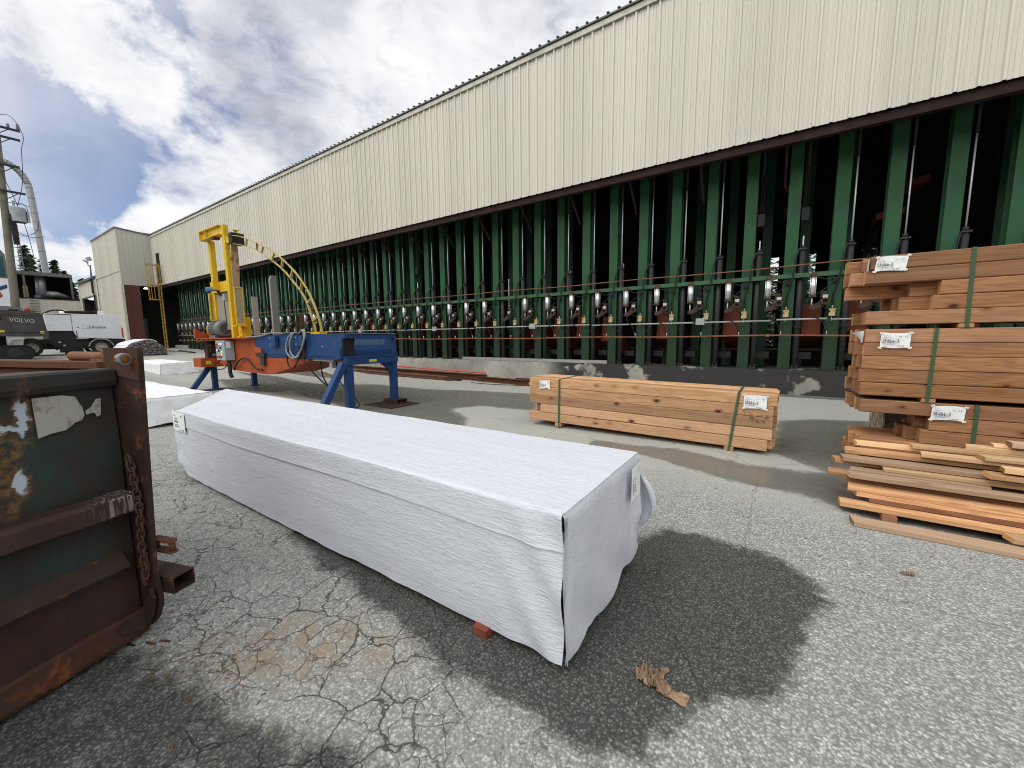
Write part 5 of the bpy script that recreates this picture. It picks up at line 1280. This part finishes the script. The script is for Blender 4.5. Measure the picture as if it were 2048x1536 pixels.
stick(.86, 4.40, 5.5, .002, .058, 'square wooden spacer under the left end of the loose pile', 0)
stick(3.2, 4.35, 5.5, .002, .058, 'square wooden spacer under the hidden right end of the loose pile', 1)
for i, (y, zt, nm) in enumerate(((4.78, .240, 'hidden brown timber inside the loose pile behind its front boards'), (5.02, .313, 'hidden brown timber under the upper rough pink boards'), (5.25, .45, 'brown timber carrying the pale top boards of the pile'))):
    tag(MB().box(.75, 4.1, y + .02, y + .20, .06, zt, .004).build('core_timber', 'board_brown'), nm, 'timber')
# ================================================================== rusty skip (roll-off container); local axes: x along its side wall, y outward
SK = thing('skip_container', 'rusty dark green steel skip with torn white poster and scraped paint at the left edge', 'skip', (-2.767, .505, 0))
SK.rotation_euler = (0, 0, math.atan2(-.951, .309)); ORG[SK.name] = Vector((0, 0, 0))
def skw(u, v, z): return Vector((-2.767, .505, 0)) + Vector((.309, -.951, 0)) * u + Vector((.951, .309, 0)) * v + Vector((0, 0, z))
g = []
for i in range(90):
    u = 3.4 * i / 89
    g.append([Vector((u, .010 * fbm((u * 2.2, z * 2.4, 1.1), 3) - .006, z)) for z in [.06 + 1.33 * j / 40 for j in range(41)]])
MB().grid(g, flip=True).build('side_wall', 'skip', SK)
MB().box(0, 3.4, -.09, -.03, .06, 1.38).build('inner_wall', 'rust_red', SK)
def rail(zs, vs, name, mat, amp, n=80, u0=0.0, u1=3.4, par=SK):
    """closed section swept along the wall with dents; (vs, zs) section points"""
    rows = []
    for i in range(n + 1):
        u = u0 + (u1 - u0) * i / n
        rows.append([Vector((u, v + amp * fbm((u * 4.0, v * 9, z * 3 + 5), 2), z + amp * 1.4 * fbm((u * 3.1 + 9, v * 3, z * 2), 2))) for v, z in zip(vs, zs)])
    mb = MB(); m = len(vs)
    rows2 = [r + [r[0]] for r in rows]
    mb.grid(rows2, flip=False, smooth=False); o = len(mb.v)
    mb.add(rows[0], [tuple(range(m))]); mb.add(rows[-1], [tuple(range(m))[::-1]])
    return mb.build(name, mat, par)
rail([1.375, 1.375, 1.40, 1.452, 1.462, 1.462], [-.11, .022, .034, .034, .022, -.11], 'top_rail', 'skip', .008)
rail([.735, .735, .75, .825, .842, .842], [-.01, .075, .095, .095, .07, -.01], 'middle_rail', 'skip_rail', .006, u0=.02)
rail([.44, .44, .452, .535], [-.01, .05, .055, -.01], 'lower_rail', 'rust_dark', .004, u0=.05)
rail([.03, .03, .05, .155, .165], [-.05, .008, .014, .014, -.01], 'bottom_rail', 'rail_rust', .006, u0=-.02)
MB().prism([(-.04, 1.56), (.186, 1.558), (.190, 1.545), (.145, .945), (.108, .45), (.112, .33), (.124, .25), (.122, .20), (.085, .12), (.04, .07), (-.10, .03), (-.10, 1.2)], 'x', -.035, -.012).map(lambda p: p).build('end_flange', 'rust_dark', SK)
MB().prism([(-.05, 1.565), (.186, 1.563), (.193, 1.55), (.184, 1.40), (.02, 1.43), (-.05, 1.40)], 'x', -.012, -.006).build('flange_cap', 'rail_rust', SK)
pin = MB().lathe((.022, .128, 1.510), (0, 1, 0), [(0, .02), (0, .030), (.024, .030), (.029, .027), (.029, .020), (.015, .020)], 20).build('hinge_pin_collar', 'collar_grey', SK)
MB().lathe((.022, .128, 1.510), (0, 1, 0), [(0, .019), (.030, .019), (.035, .015), (.036, .001)], 16).build('hinge_pin', 'rust', pin)
MB().box(-.012, 3.4, -.11, -.10, .06, 1.36).box(-.17, -.055, -2.5, -.16, .08, 1.455).box(-.20, -.03, -2.5, -.16, 1.456, 1.49).build('end_door', 'rust_red', SK)
MB().box(-.05, 3.4, -2.5, -2.42, .08, 1.47).box(-.05, 3.4, -2.42, -.12, .08, .16).build('far_wall', 'rust', SK)
m = MB().cyl((-.14, -1.5, 1.40), (-.14, -.58, 1.40), .01, 6).cyl((-.15, -.585, 1.515), (-.15, -.20, 1.512), .026, 12).box(-.19, -.11, -.36, -.26, 1.491, 1.50)
m.build('door_hinge_bar', 'rust_pipe', SK)
tu = MB()
for (a, b, c, d) in ((-.155, -.149, .250, .340), (-.051, -.045, .250, .340)): tu.box(a, b, -.10, .185, c, d)
tu.box(-.149, -.051, -.10, .185, .334, .340).box(-.149, -.051, -.10, .185, .250, .256)
tu.build('square_tube', 'rust_dark', SK)
ck = MB()
def plate8(z):
    pts = []
    for i in range(13): a = PI / 2 + PI * i / 12; pts.append((-.10 + .024 * math.sin(a) * -1, .005 + .024 * math.cos(a)))
    out = []
    for i in range(9): a = -PI / 2 + PI * i / 8; out.append((-.10 + .024 * math.sin(a), .125 + .024 * math.cos(a)))
    for i in range(9): a = PI / 2 + PI * i / 8; out.append((-.10 + .024 * math.sin(a), .005 + .024 * math.cos(a)))
    ck.prism(out, 'z', z, z + .008)
plate8(.512); plate8(.452)
for v in (.005, .125): ck.cyl((-.10, v, .46), (-.10, v, .512), .015, 10).cyl((-.10, v, .52), (-.10, v, .526), .010, 8)
ck.bar((-.10, -.09, .43), (-.10, .0, .456), .03, .01)
ck.build('roller_chain_link', 'rust', SK)
MB().prism([(.105, .305), (.124, .25), (.095, .15), (.04, .075), (-.13, .05), (-.165, .075), (-.12, .115), (.05, .19)], 'x', -.005, .012).map(lambda p: Vector((p.x + max(0, -(p.y - .03)) * .55 + .004, p.y + max(0, .05 - p.y) * .82 + (.012 if p.y < 0 else 0), p.z + max(0, -p.y) * .35))).build('latch_hook', 'rust_dark', SK)
MB().prism([(.045, .46), (.085, .50), (.09, .39), (.075, .36), (.055, .30), (.04, .32)], 'x', -.008, .006).build('latch_plate', 'rust', SK)
for nm, pl in (('torn_poster', [(.288, 1.354), (.192, 1.355), (.149, 1.342), (.128, 1.289), (.124, 1.25), (.135, 1.228), (.160, 1.222), (.178, 1.205), (.196, 1.193), (.245, 1.188), (.286, 1.176)]), ('torn_poster', [(.118, 1.268), (.095, 1.285), (.074, 1.32), (.056, 1.321), (.064, 1.241), (.078, 1.233), (.086, 1.255), (.117, 1.251)])):
    MB().prism(pl, 'y', .0035, .006).build(nm, 'poster', SK)
# chain: separate links, alternately turned, hanging down the flange
path = catmull([(.071, 1.002), (.088, .945), (.096, .86), (.104, .769), (.098, .661), (.088, .553), (.086, .445), (.088, .375)], 12)
def link(c, t, flat, L_=.030, r=.013, w=.0055):
    t = t.normalized(); n = Vector((.951 * 0 + .309, -.951, 0)); s = t.cross(n).normalized(); n2 = s.cross(t)
    a = s if flat else (s * .35 + n2 * .94).normalized(); pts = []
    for i in range(17):
        q = 2 * PI * i / 16; y = math.sin(q); pts.append(c + t * (L_ * .55 * (1 if y > 0 else -1) * (abs(y) > .05) * .55 + y * r * 1.35) + a * math.cos(q) * r)
    return MB().tube(pts, w, 6, caps=False)
ch = MB(); acc = 0; last = None; fl_ = True
pts3 = [skw(.014, v, z) for v, z in path]
for i in range(len(pts3) - 1):
    seg = (pts3[i + 1] - pts3[i]).length; acc += seg
    if acc >= .034 or i == 0:
        l = link(pts3[i], pts3[i + 1] - pts3[i], fl_); ch.add(l.v, l.f, True); fl_ = not fl_; acc = 0
o = ch.build('chain', 'chain_rust', None, origin=skw(.014, .071, 1.0)); tag(o, 'rusty chain hanging down the end flange of the skip', 'chain')
for i, (a, b, lb_) in enumerate(((Vector((-2.70, .49, .008)), Vector((-2.64, .515, .008)), 'reddish bark sliver on the wet asphalt at the foot of the skip'), (Vector((-2.655, .535, .007)), Vector((-2.60, .565, .007)), 'thin brown wood splinter just right of the skip corner'), (Vector((-2.80, .42, .006)), Vector((-2.72, .45, .006)), 'dark twig close under the bottom edge of the skip'))):
    m = MB().bar(a, b, .008, .006); tag(m.build('wood_splinter', 'rust' if i < 2 else 'black'), lb_, 'splinter')

# ================================================================== street sweeper truck (side faces the yard)
TR = thing('sweeper_truck', 'white street sweeper truck with a rounded tank body and dark chassis', 'truck', (-35, 4.6, .78))
xf = -34.0
MB().prism([(5.02, 1.80), (6.94, 1.72), (6.98, 2.1), (6.93, 2.75), (6.84, 3.10), (6.78, 3.14), (4.86, 3.13), (4.88, 2.2)], 'x', xf - 2.3, xf).build('rear_tank', 'truck_white', TR)
MB().prism([(3.92, 2.19), (4.875, 2.19), (4.85, 3.10), (3.86, 3.09)], 'x', xf - 2.3, xf - .03).build('front_hood', 'truck_white', TR)
MB().box(xf - 2.2, xf - .02, 3.9, 6.78, 3.141, 3.17).build('top_edge', 'label', TR)
MB().box(xf - 2.1, xf - .25, .9, 7.0, 1.15, 1.72).box(xf - 2.2, xf - .12, 3.95, 4.98, 1.3, 2.17).box(xf - .4, xf - .1, 4.3, 5.2, .95, 1.5).box(xf - .3, xf - .1, 3.9, 4.4, 1.25, 1.45).box(xf - .3, xf - .05, 6.3, 7.05, 1.35, 1.70).build('chassis', 'truck_dark', TR)
MB().bar((xf - .15, 3.7, 1.7), (xf - .15, 4.2, 1.1), .1, .08).bar((xf - .3, 4.5, .95), (xf - .3, 5.2, 1.1), .5, .25).cyl((xf - .6, 4.7, .86), (xf - .6, 5.25, 1.0), .22, 10).build('brush_gear', 'black', TR)
split_build(MB().box(xf - .1, xf - .09, 4.25, 4.36, 1.5, 1.58).box(xf - .1, xf - .09, 4.43, 4.52, 1.32, 1.4), 'marker', 'alu', TR)
MB().prism([(.8, 1.30), (2.95, 1.30), (3.02, 1.75), (2.9, 3.3), (.9, 3.3)], 'x', xf - 2.3, xf + .02).build('cab', 'truck_white', TR)
MB().prism([(2.35, 1.30), (2.5, 1.75), (3.0, 1.80), (3.05, 1.72), (2.62, 1.68), (2.45, 1.30)], 'x', xf + .021, xf + .05).build('cab_arch', 'label', TR)
for y in (5.97, 3.25):
    ty = MB().lathe((xf - .34, y, 1.22), (1, 0, 0), [(0, .26), (0, .40), (.03, .43), (.24, .43), (.28, .40), (.285, .27)], 26).build('tyre', 'tyre', TR)
    MB().lathe((xf - .07, y, 1.22), (1, 0, 0), [(0, .275), (.02, .27), (.01, .24), (-.05, .20), (-.04, .09), (.02, .085), (.025, .01)], 22).build('rim', 'rim', ty)
    MB().lathe((xf - 2.2, y, 1.22), (1, 0, 0), [(0, .26), (0, .40), (.03, .43), (.24, .43), (.28, .40), (.285, .27)], 20).build('tyre', 'tyre', TR)
arc = [(xf - .02, 5.97 + .53 * math.cos(t), 1.22 + .50 * math.sin(t)) for t in [PI * (.02 + .96 * i / 14) for i in range(15)]]
MB().tube(arc, .035, 6).build('mudguard', 'rim', TR)
arc = [(xf - .05, 3.25 + .55 * math.cos(t), 1.22 + .52 * math.sin(t)) for t in [PI * (.05 + .9 * i / 14) for i in range(15)]]
MB().tube(arc, .05, 6).build('mudguard', 'truck_dark', TR)
MB().tube(catmull([(xf - .4, 3.85, 3.12), (xf - .4, 4.2, 3.34), (xf - .4, 4.6, 3.36), (xf - .4, 4.75, 3.28)], 5), .04, 8).tube([(xf - .4, 4.7, 3.28), (xf - .4, 6.0, 3.29)], .085, 10).build('suction_hose', 'dark_red_steel', TR)
MB().cyl((xf - .7, 4.3, 3.2), (xf - .7, 6.2, 3.2), .03, 6).box(xf - .5, xf - .2, 5.9, 6.0, 3.17, 3.42).build('top_pipe', 'black', TR)
MB().box(xf - .8, xf - .2, 5.98, 6.28, 3.171, 3.38, .03).build('water_filler', 'truck_white', TR)
MB().lathe((xf - .8, 4.75, 3.17), (0, 0, 1), [(0, .22), (.12, .22), (.24, .12), (.25, .01)], 14).build('roof_vent', 'label', TR)
MB().box(xf - .1, xf + .035, 6.925, 6.99, 1.78, 2.4).build('tail_light', 'red_lens', TR)
m = MB()
for (a, b, c, d) in ((5.30, 5.345, 2.53, 2.55), (5.40, 5.445, 2.53, 2.55), (5.30, 5.345, 2.31, 2.33), (5.40, 5.50, 2.31, 2.33), (5.30, 5.315, 2.33, 2.37), (5.30, 5.315, 2.48, 2.53), (5.475, 5.49, 2.40, 2.50)): m.box(xf + .001, xf + .006, a, b, c, d)
m.box(xf + .001, xf + .006, 5.045, 5.14, 2.38, 2.42)
m.build('logo_mark', 'logo_blue', TR)
tm = text_mesh('Johnston', .235, 'side_lettering', 'logo_blue', TR, (xf + .006, 5.54, 2.345), (0, 1, 0), (0, 0, 1), .008, font_scale_x=.86); tm.build('side_lettering', 'logo_blue', TR)
MB().box(xf + .001, xf + .004, 4.86, 4.875, 2.2, 3.1).box(xf - .02, xf + .002, 4.99, 5.03, 1.8, 2.2).build('panel_gap', 'truck_dark', TR)

# ================================================================== excavator (rear body and one track in view)
EX = thing('excavator', 'dark grey tracked excavator seen from its counterweight side in front of the truck', 'excavator', (-31, 1.5, .75))
xe = -30.0
MB().prism([(-1.5, 1.86), (3.42, 1.86), (3.44, 2.05), (3.36, 2.90), (3.30, 2.97), (2.4, 3.06), (-1.5, 3.10)], 'x', xe - 2.6, xe).build('counterweight', 'exc_grey', EX)
MB().box(xe - .002, xe + .012, -1.5, 3.40, 2.03, 2.045).box(xe - .002, xe + .012, -1.5, 3.38, 2.84, 2.852).build('panel_seam', 'black', EX)
MB().prism([(-1.5, 3.09), (2.84, 3.06), (2.75, 3.22), (2.3, 3.28), (-1.5, 3.28)], 'x', xe - 2.3, xe - .35).build('engine_hood', 'motor_grey', EX)
MB().box(xe - .3, xe - .1, 2.35, 2.65, 3.06, 3.12).build('grab_handle', 'black', EX); MB().cyl((xe - .25, 2.9, 3.08), (xe - .25, 3.2, 3.08), .02, 6).build('mirror_rod', 'black', EX)
MB().lathe((xe - .5, 2.95, 3.0), (0, 0, 1), [(0, .09), (.08, .10), (.20, .09), (.24, .05), (.25, .01)], 12).build('beacon', 'mach_orange', EX)
tm = text_mesh('VOLVO', .27, 'lettering', 'letter_grey', EX, (xe + .012, 2.31, 2.55), (0, 1, -.10), (0, .10, 1), .01, font_scale_x=.86); tm.build('lettering', 'letter_grey', EX)
split_build(MB().box(xe + .001, xe + .006, 1.7, 2.13, 2.02, 2.14).box(xe + .001, xe + .006, 3.20, 3.34, 1.99, 2.10), 'warning_sticker', 'hi_yellow', EX)
MB().box(xe + .001, xe + .005, 1.9, 2.1, 2.62, 2.78).build('red_decal', 'dark_red_steel', EX)
tk = []
for i in range(13): a = -PI / 2 + PI * i / 12; tk.append((2.62 + .30 * math.cos(a), 1.07 + .32 * math.sin(a)))
for i in range(13): a = PI / 2 + PI * i / 12; tk.append((-.6 + .30 * math.cos(a), 1.07 + .32 * math.sin(a)))
trk = MB().prism(tk, 'x', xe - .55, xe - .02).build('track', 'black', EX)
m = MB(); n = len(tk)
for i in range(n):
    (y0, z0), (y1, z1) = tk[i], tk[(i + 1) % n]; L_ = math.hypot(y1 - y0, z1 - z0); q = max(1, int(L_ / .16))
    for j in range(q):
        y, z = y0 + (y1 - y0) * (j + .5) / q, z0 + (z1 - z0) * (j + .5) / q; d = Vector((0, y1 - y0, z1 - z0)).normalized(); nn = Vector((0, d.z, -d.y))
        m.frame_box(Vector((xe - .28, y, z)) + nn * .02, (.58, 0, 0), d * .12, nn * .05)
m.build('track_shoes', 'truck_dark', trk)
for y, r in ((2.35, .24), (.9, .16), (0, .16)): MB().lathe((xe - .02, y, 1.06), (1, 0, 0), [(0, r), (.02, r), (.03, r * .6), (.02, .02)], 18).build('wheel', 'dark_steel', trk)
MB().box(xe - 2.0, xe - .8, 0, 2.2, 1.1, 1.86).box(xe - .5, xe - .05, 0.2, 1.9, 1.0, 1.5).build('undercarriage', 'black', EX)

# ================================================================== round pile of laths
xl = -30.0
P_ = []
for i in range(29):
    a = PI * i / 28; P_.append((7.05 + .90 * math.cos(a) * (1 + .04 * math.sin(a * 7)), .72 + .02 + .86 * math.sin(a) ** .75 * (1 + .05 * math.sin(a * 5 + 1))))
LP = thing('lath_pile', 'rounded pile of grey laths half covered with pale strips beside the open doorway', 'lath pile', (xl - 1, 7.05, .73))
pl_ = MB().prism(P_, 'x', xl - 2.4, xl).build('pile', 'lath_ends', LP)
m = MB(); rg = random.Random(9)
for k in range(420):
    a = rg.uniform(0, PI); r = math.sqrt(rg.random()); y = 7.05 + .86 * r * math.cos(a); z = .74 + .80 * r * math.sin(a) ** .75
    w, h = rg.uniform(.03, .07), rg.uniform(.012, .028); m.box(xl - .02, xl + rg.uniform(.01, .16), y - w, y + w, z - h, z + h)
m.build('lath_ends', 'lath_ends', LP)
m = MB()
for i in range(9, 27):
    (y0, z0), (y1, z1) = P_[i], P_[i + 1]; d = Vector((0, y1 - y0, z1 - z0)).normalized(); nn = Vector((0, -d.z, d.y)) * -1
    if nn.z < 0 and i < 20: nn = -nn
    m.frame_box(Vector((xl - 1.2 + rg.uniform(-.06, .05), (y0 + y1) / 2, (z0 + z1) / 2)) + Vector((0, math.cos(PI * i / 28), math.sin(PI * i / 28))) * .03, (2.45, 0, 0), d * .085, nn * .03)
m.build('cover_strips', 'label', LP)

# ================================================================== rusty steel lying along the foundation, mud, litter
def lie(pts, r, name, mat, lb_, cat='pipe', group='rusty steel lying along the foundation'):
    o = MB().tube(pts, r, 8).build(name, mat); tag(o, lb_, cat, group)
def ibeam(p0, p1, w, h, lb_, mat='rust_red'):
    p0, p1 = Vector(p0), Vector(p1); m = MB()
    for dz in (0, h): m.bar(p0 + Vector((0, 0, dz)), p1 + Vector((0, 0, dz)), w, .018)
    m.bar(p0 + Vector((0, 0, h / 2)), p1 + Vector((0, 0, h / 2)), .016, h)
    tag(m.build('steel_beam', mat), lb_, 'steel beam', 'rusty steel lying along the foundation')
ibeam((-6.75, 10.95, .012), (-9.0, 11.15, .012), .18, .16, 'short rusty I-beam end nearest the single timber bundle')
ibeam((-8.7, 11.25, .012), (-20.5, 12.0, .03), .22, .22, 'long heavy rusty beam running along the foundation behind the saw')
ibeam((-6.2, 11.75, .012), (-7.8, 11.8, .012), .16, .10, 'short dark steel piece tucked beside the foundation', 'rust_dark')
lie([(-9.6, 10.85, .05), (-13, 11.05, .05), (-17.5, 11.35, .06)], .04, 'steel_pipe', 'rust_dark', 'dark thin pipe lying in front of the rusty beams')
lie([(-9.9, 10.7, .035), (-12, 10.8, .035), (-16.5, 11.1, .05)], .03, 'steel_pipe', 'rust', 'lowest rusty rod on the concrete in front of the beams')
lie([(-10.4, 10.98, .10), (-14, 11.2, .11), (-17, 11.35, .12)], .03, 'steel_pipe', 'rust_pipe', 'pale rusty rod resting on the dark thin pipe')
lie([(-8.9, 11.42, .28), (-12, 11.62, .31), (-15.2, 11.8, .34)], .028, 'red_pipe', 'pink_red', 'bright red pipe on top of the heavy beam, front one')
lie([(-9.2, 11.52, .29), (-12.4, 11.7, .32), (-15.6, 11.9, .35)], .022, 'red_pipe', 'pink_red', 'thinner pinkish red pipe behind the bright red one')
lie(catmull([(-8.9, 10.6, .012), (-8.0, 10.55, .012), (-7.2, 10.7, .012), (-6.5, 10.8, .012)], 5), .012, 'wire', 'rust_dark', 'bent dark wire on the concrete near the beam ends', 'wire')
lie(catmull([(-10.2, 10.6, .10), (-9.7, 10.75, .22), (-9.45, 10.9, .10)], 4), .012, 'wire', 'rust_dark', 'bent bracket wire sticking up from the rods', 'wire')
lie([(-31, 9.6, .78), (-35.5, 10.1, .85)], .06, 'steel_pipe', 'rust_dark', 'dark pipe on the ground behind the round lath pile')
lie([(-22, 9.9, .30), (-28, 10.4, .68)], .05, 'steel_pipe', 'rust_red', 'rusty bar on the rising ground left of the saw')
def mound(x, y, rx, ry, h, name, lb_, seed):
    P = []
    for i in range(36):
        row = []
        for j in range(28):
            a, b = -1 + 2 * i / 35, -1 + 2 * j / 27; q = max(0, 1 - a * a - b * b)
            row.append(Vector((x + a * rx, y + b * ry, gz(x + a * rx) - .01 + h * q * (.55 + .7 * max(0, fbm((a * 3 + seed, b * 3, 0), 4) + .4)))))
        P.append(row)
    o = MB().grid(P).build(name, 'mud'); tag(o, lb_, 'mud')
mound(-17.2, 9.3, 2.4, .55, .16, 'mud_heap', 'low heap of brown mud on the concrete beneath the saw', 1)
mound(-24.5, 9.4, 3.2, 1.2, .14, 'mud_heap', 'broad smear of bark and mud left of the saw', 5)
mound(-37, 9.4, 3.5, .8, .12, 'mud_heap', 'dark debris at the foot of the caged ladder', 7)
# litter: flat torn scraps, and loose grit and chips
def scrap(x, y, s, lb_, seed, pieces, name):
    mb = MB()
    for (px, py, ang, L_, w, lift) in pieces:
        ca, sa = math.cos(ang), math.sin(ang); g = []
        for i in range(15):
            t = i / 14; row = []
            ww = w * (.55 + .45 * math.sin(min(1, t * 1.5 + .1) * PI * .6)) * (1 + .35 * fbm((t * 5 + seed, px, 1), 3))
            for j in range(11):
                q = j / 10 - .5
                u = (t - .5) * L_ + .05 * L_ * fbm((q * 6, t * 2 + seed, 3), 3); v = q * ww * (1 + .3 * fbm((t * 9, q * 3 + seed, 4), 2))
                z = .006 + lift * abs(fbm((t * 4.5 + seed, q * 3.5, px * 9), 4)) * (1.2 - abs(q))
                row.append(Vector((x + s * (px + u * ca - v * sa), y + s * (py + u * sa + v * ca), z)))
            g.append(row)
        mb.grid(g, smooth=False)
    tag(mb.build(name, 'rag', None, origin=(x, y, 0)), lb_, 'litter')
scrap(-.37, 1.735, 1.0, 'crumpled torn brown paper scrap on the dark wet asphalt near the bundle corner', 4, ((-.055, .0, .2, .10, .085, .060), (.0, -.02, -.25, .11, .06, .055), (.065, -.035, -.12, .13, .060, .020), (.0, .055, 1.3, .09, .03, .015), (-.045, -.015, 2.2, .09, .05, .065)), 'paper_scrap')
scrap(.79, 3.49, .5, 'tiny brown scrap on dry asphalt below the loose boards', 8, ((0, 0, .3, .13, .05, .03), (.04, .02, -.6, .09, .04, .03)), 'paper_scrap')
rg = random.Random(21); gm = MB()
for k in range(900):
    x, y = rg.uniform(-6, 2.2), rg.uniform(.35, 6) ** 1.0
    if -5.9 < x < -.7 and 1.5 < y < 2.75: continue
    s = rg.uniform(.002, .005) * (1.8 if rg.random() < .08 else 1); a = rg.uniform(0, PI)
    c = Vector((x, y, s * .5)); u = Vector((math.cos(a), math.sin(a), 0)) * s; v = Vector((-math.sin(a), math.cos(a), 0)) * s * rg.uniform(.5, .9)
    w = Vector((0, 0, s * .6)); gm.add([c + u, c + v, c - u, c - v, c + w, c - w], [(0, 1, 4), (1, 2, 4), (2, 3, 4), (3, 0, 4), (1, 0, 5), (2, 1, 5), (3, 2, 5), (0, 3, 5)])
o = gm.build('grit', 'grit'); o['kind'] = 'stuff'; tag(o, 'pale grit and tiny stones scattered over the asphalt', 'grit')
gm = MB()
for k in range(520):
    if rg.random() < .6: x, y = rg.uniform(-5, 3.5), rg.uniform(3.4, 9)
    else: x, y = rg.gauss(-2.5, .35), rg.gauss(.62, .12)
    if y > 4.1 and x > .4 and y < 6: continue
    L_ = rg.uniform(.008, .03) * (1.3 if y > 3 else .7); a = rg.uniform(0, PI)
    gm.frame_box((x, y, .004), (L_ * math.cos(a), L_ * math.sin(a), 0), (-.3 * L_ * math.sin(a) * .6, .3 * L_ * math.cos(a) * .6, 0), (0, 0, .003))
o = gm.build('wood_chips', 'chips'); o['kind'] = 'stuff'; tag(o, 'small wood chips and bark crumbs scattered on the yard', 'wood chips')
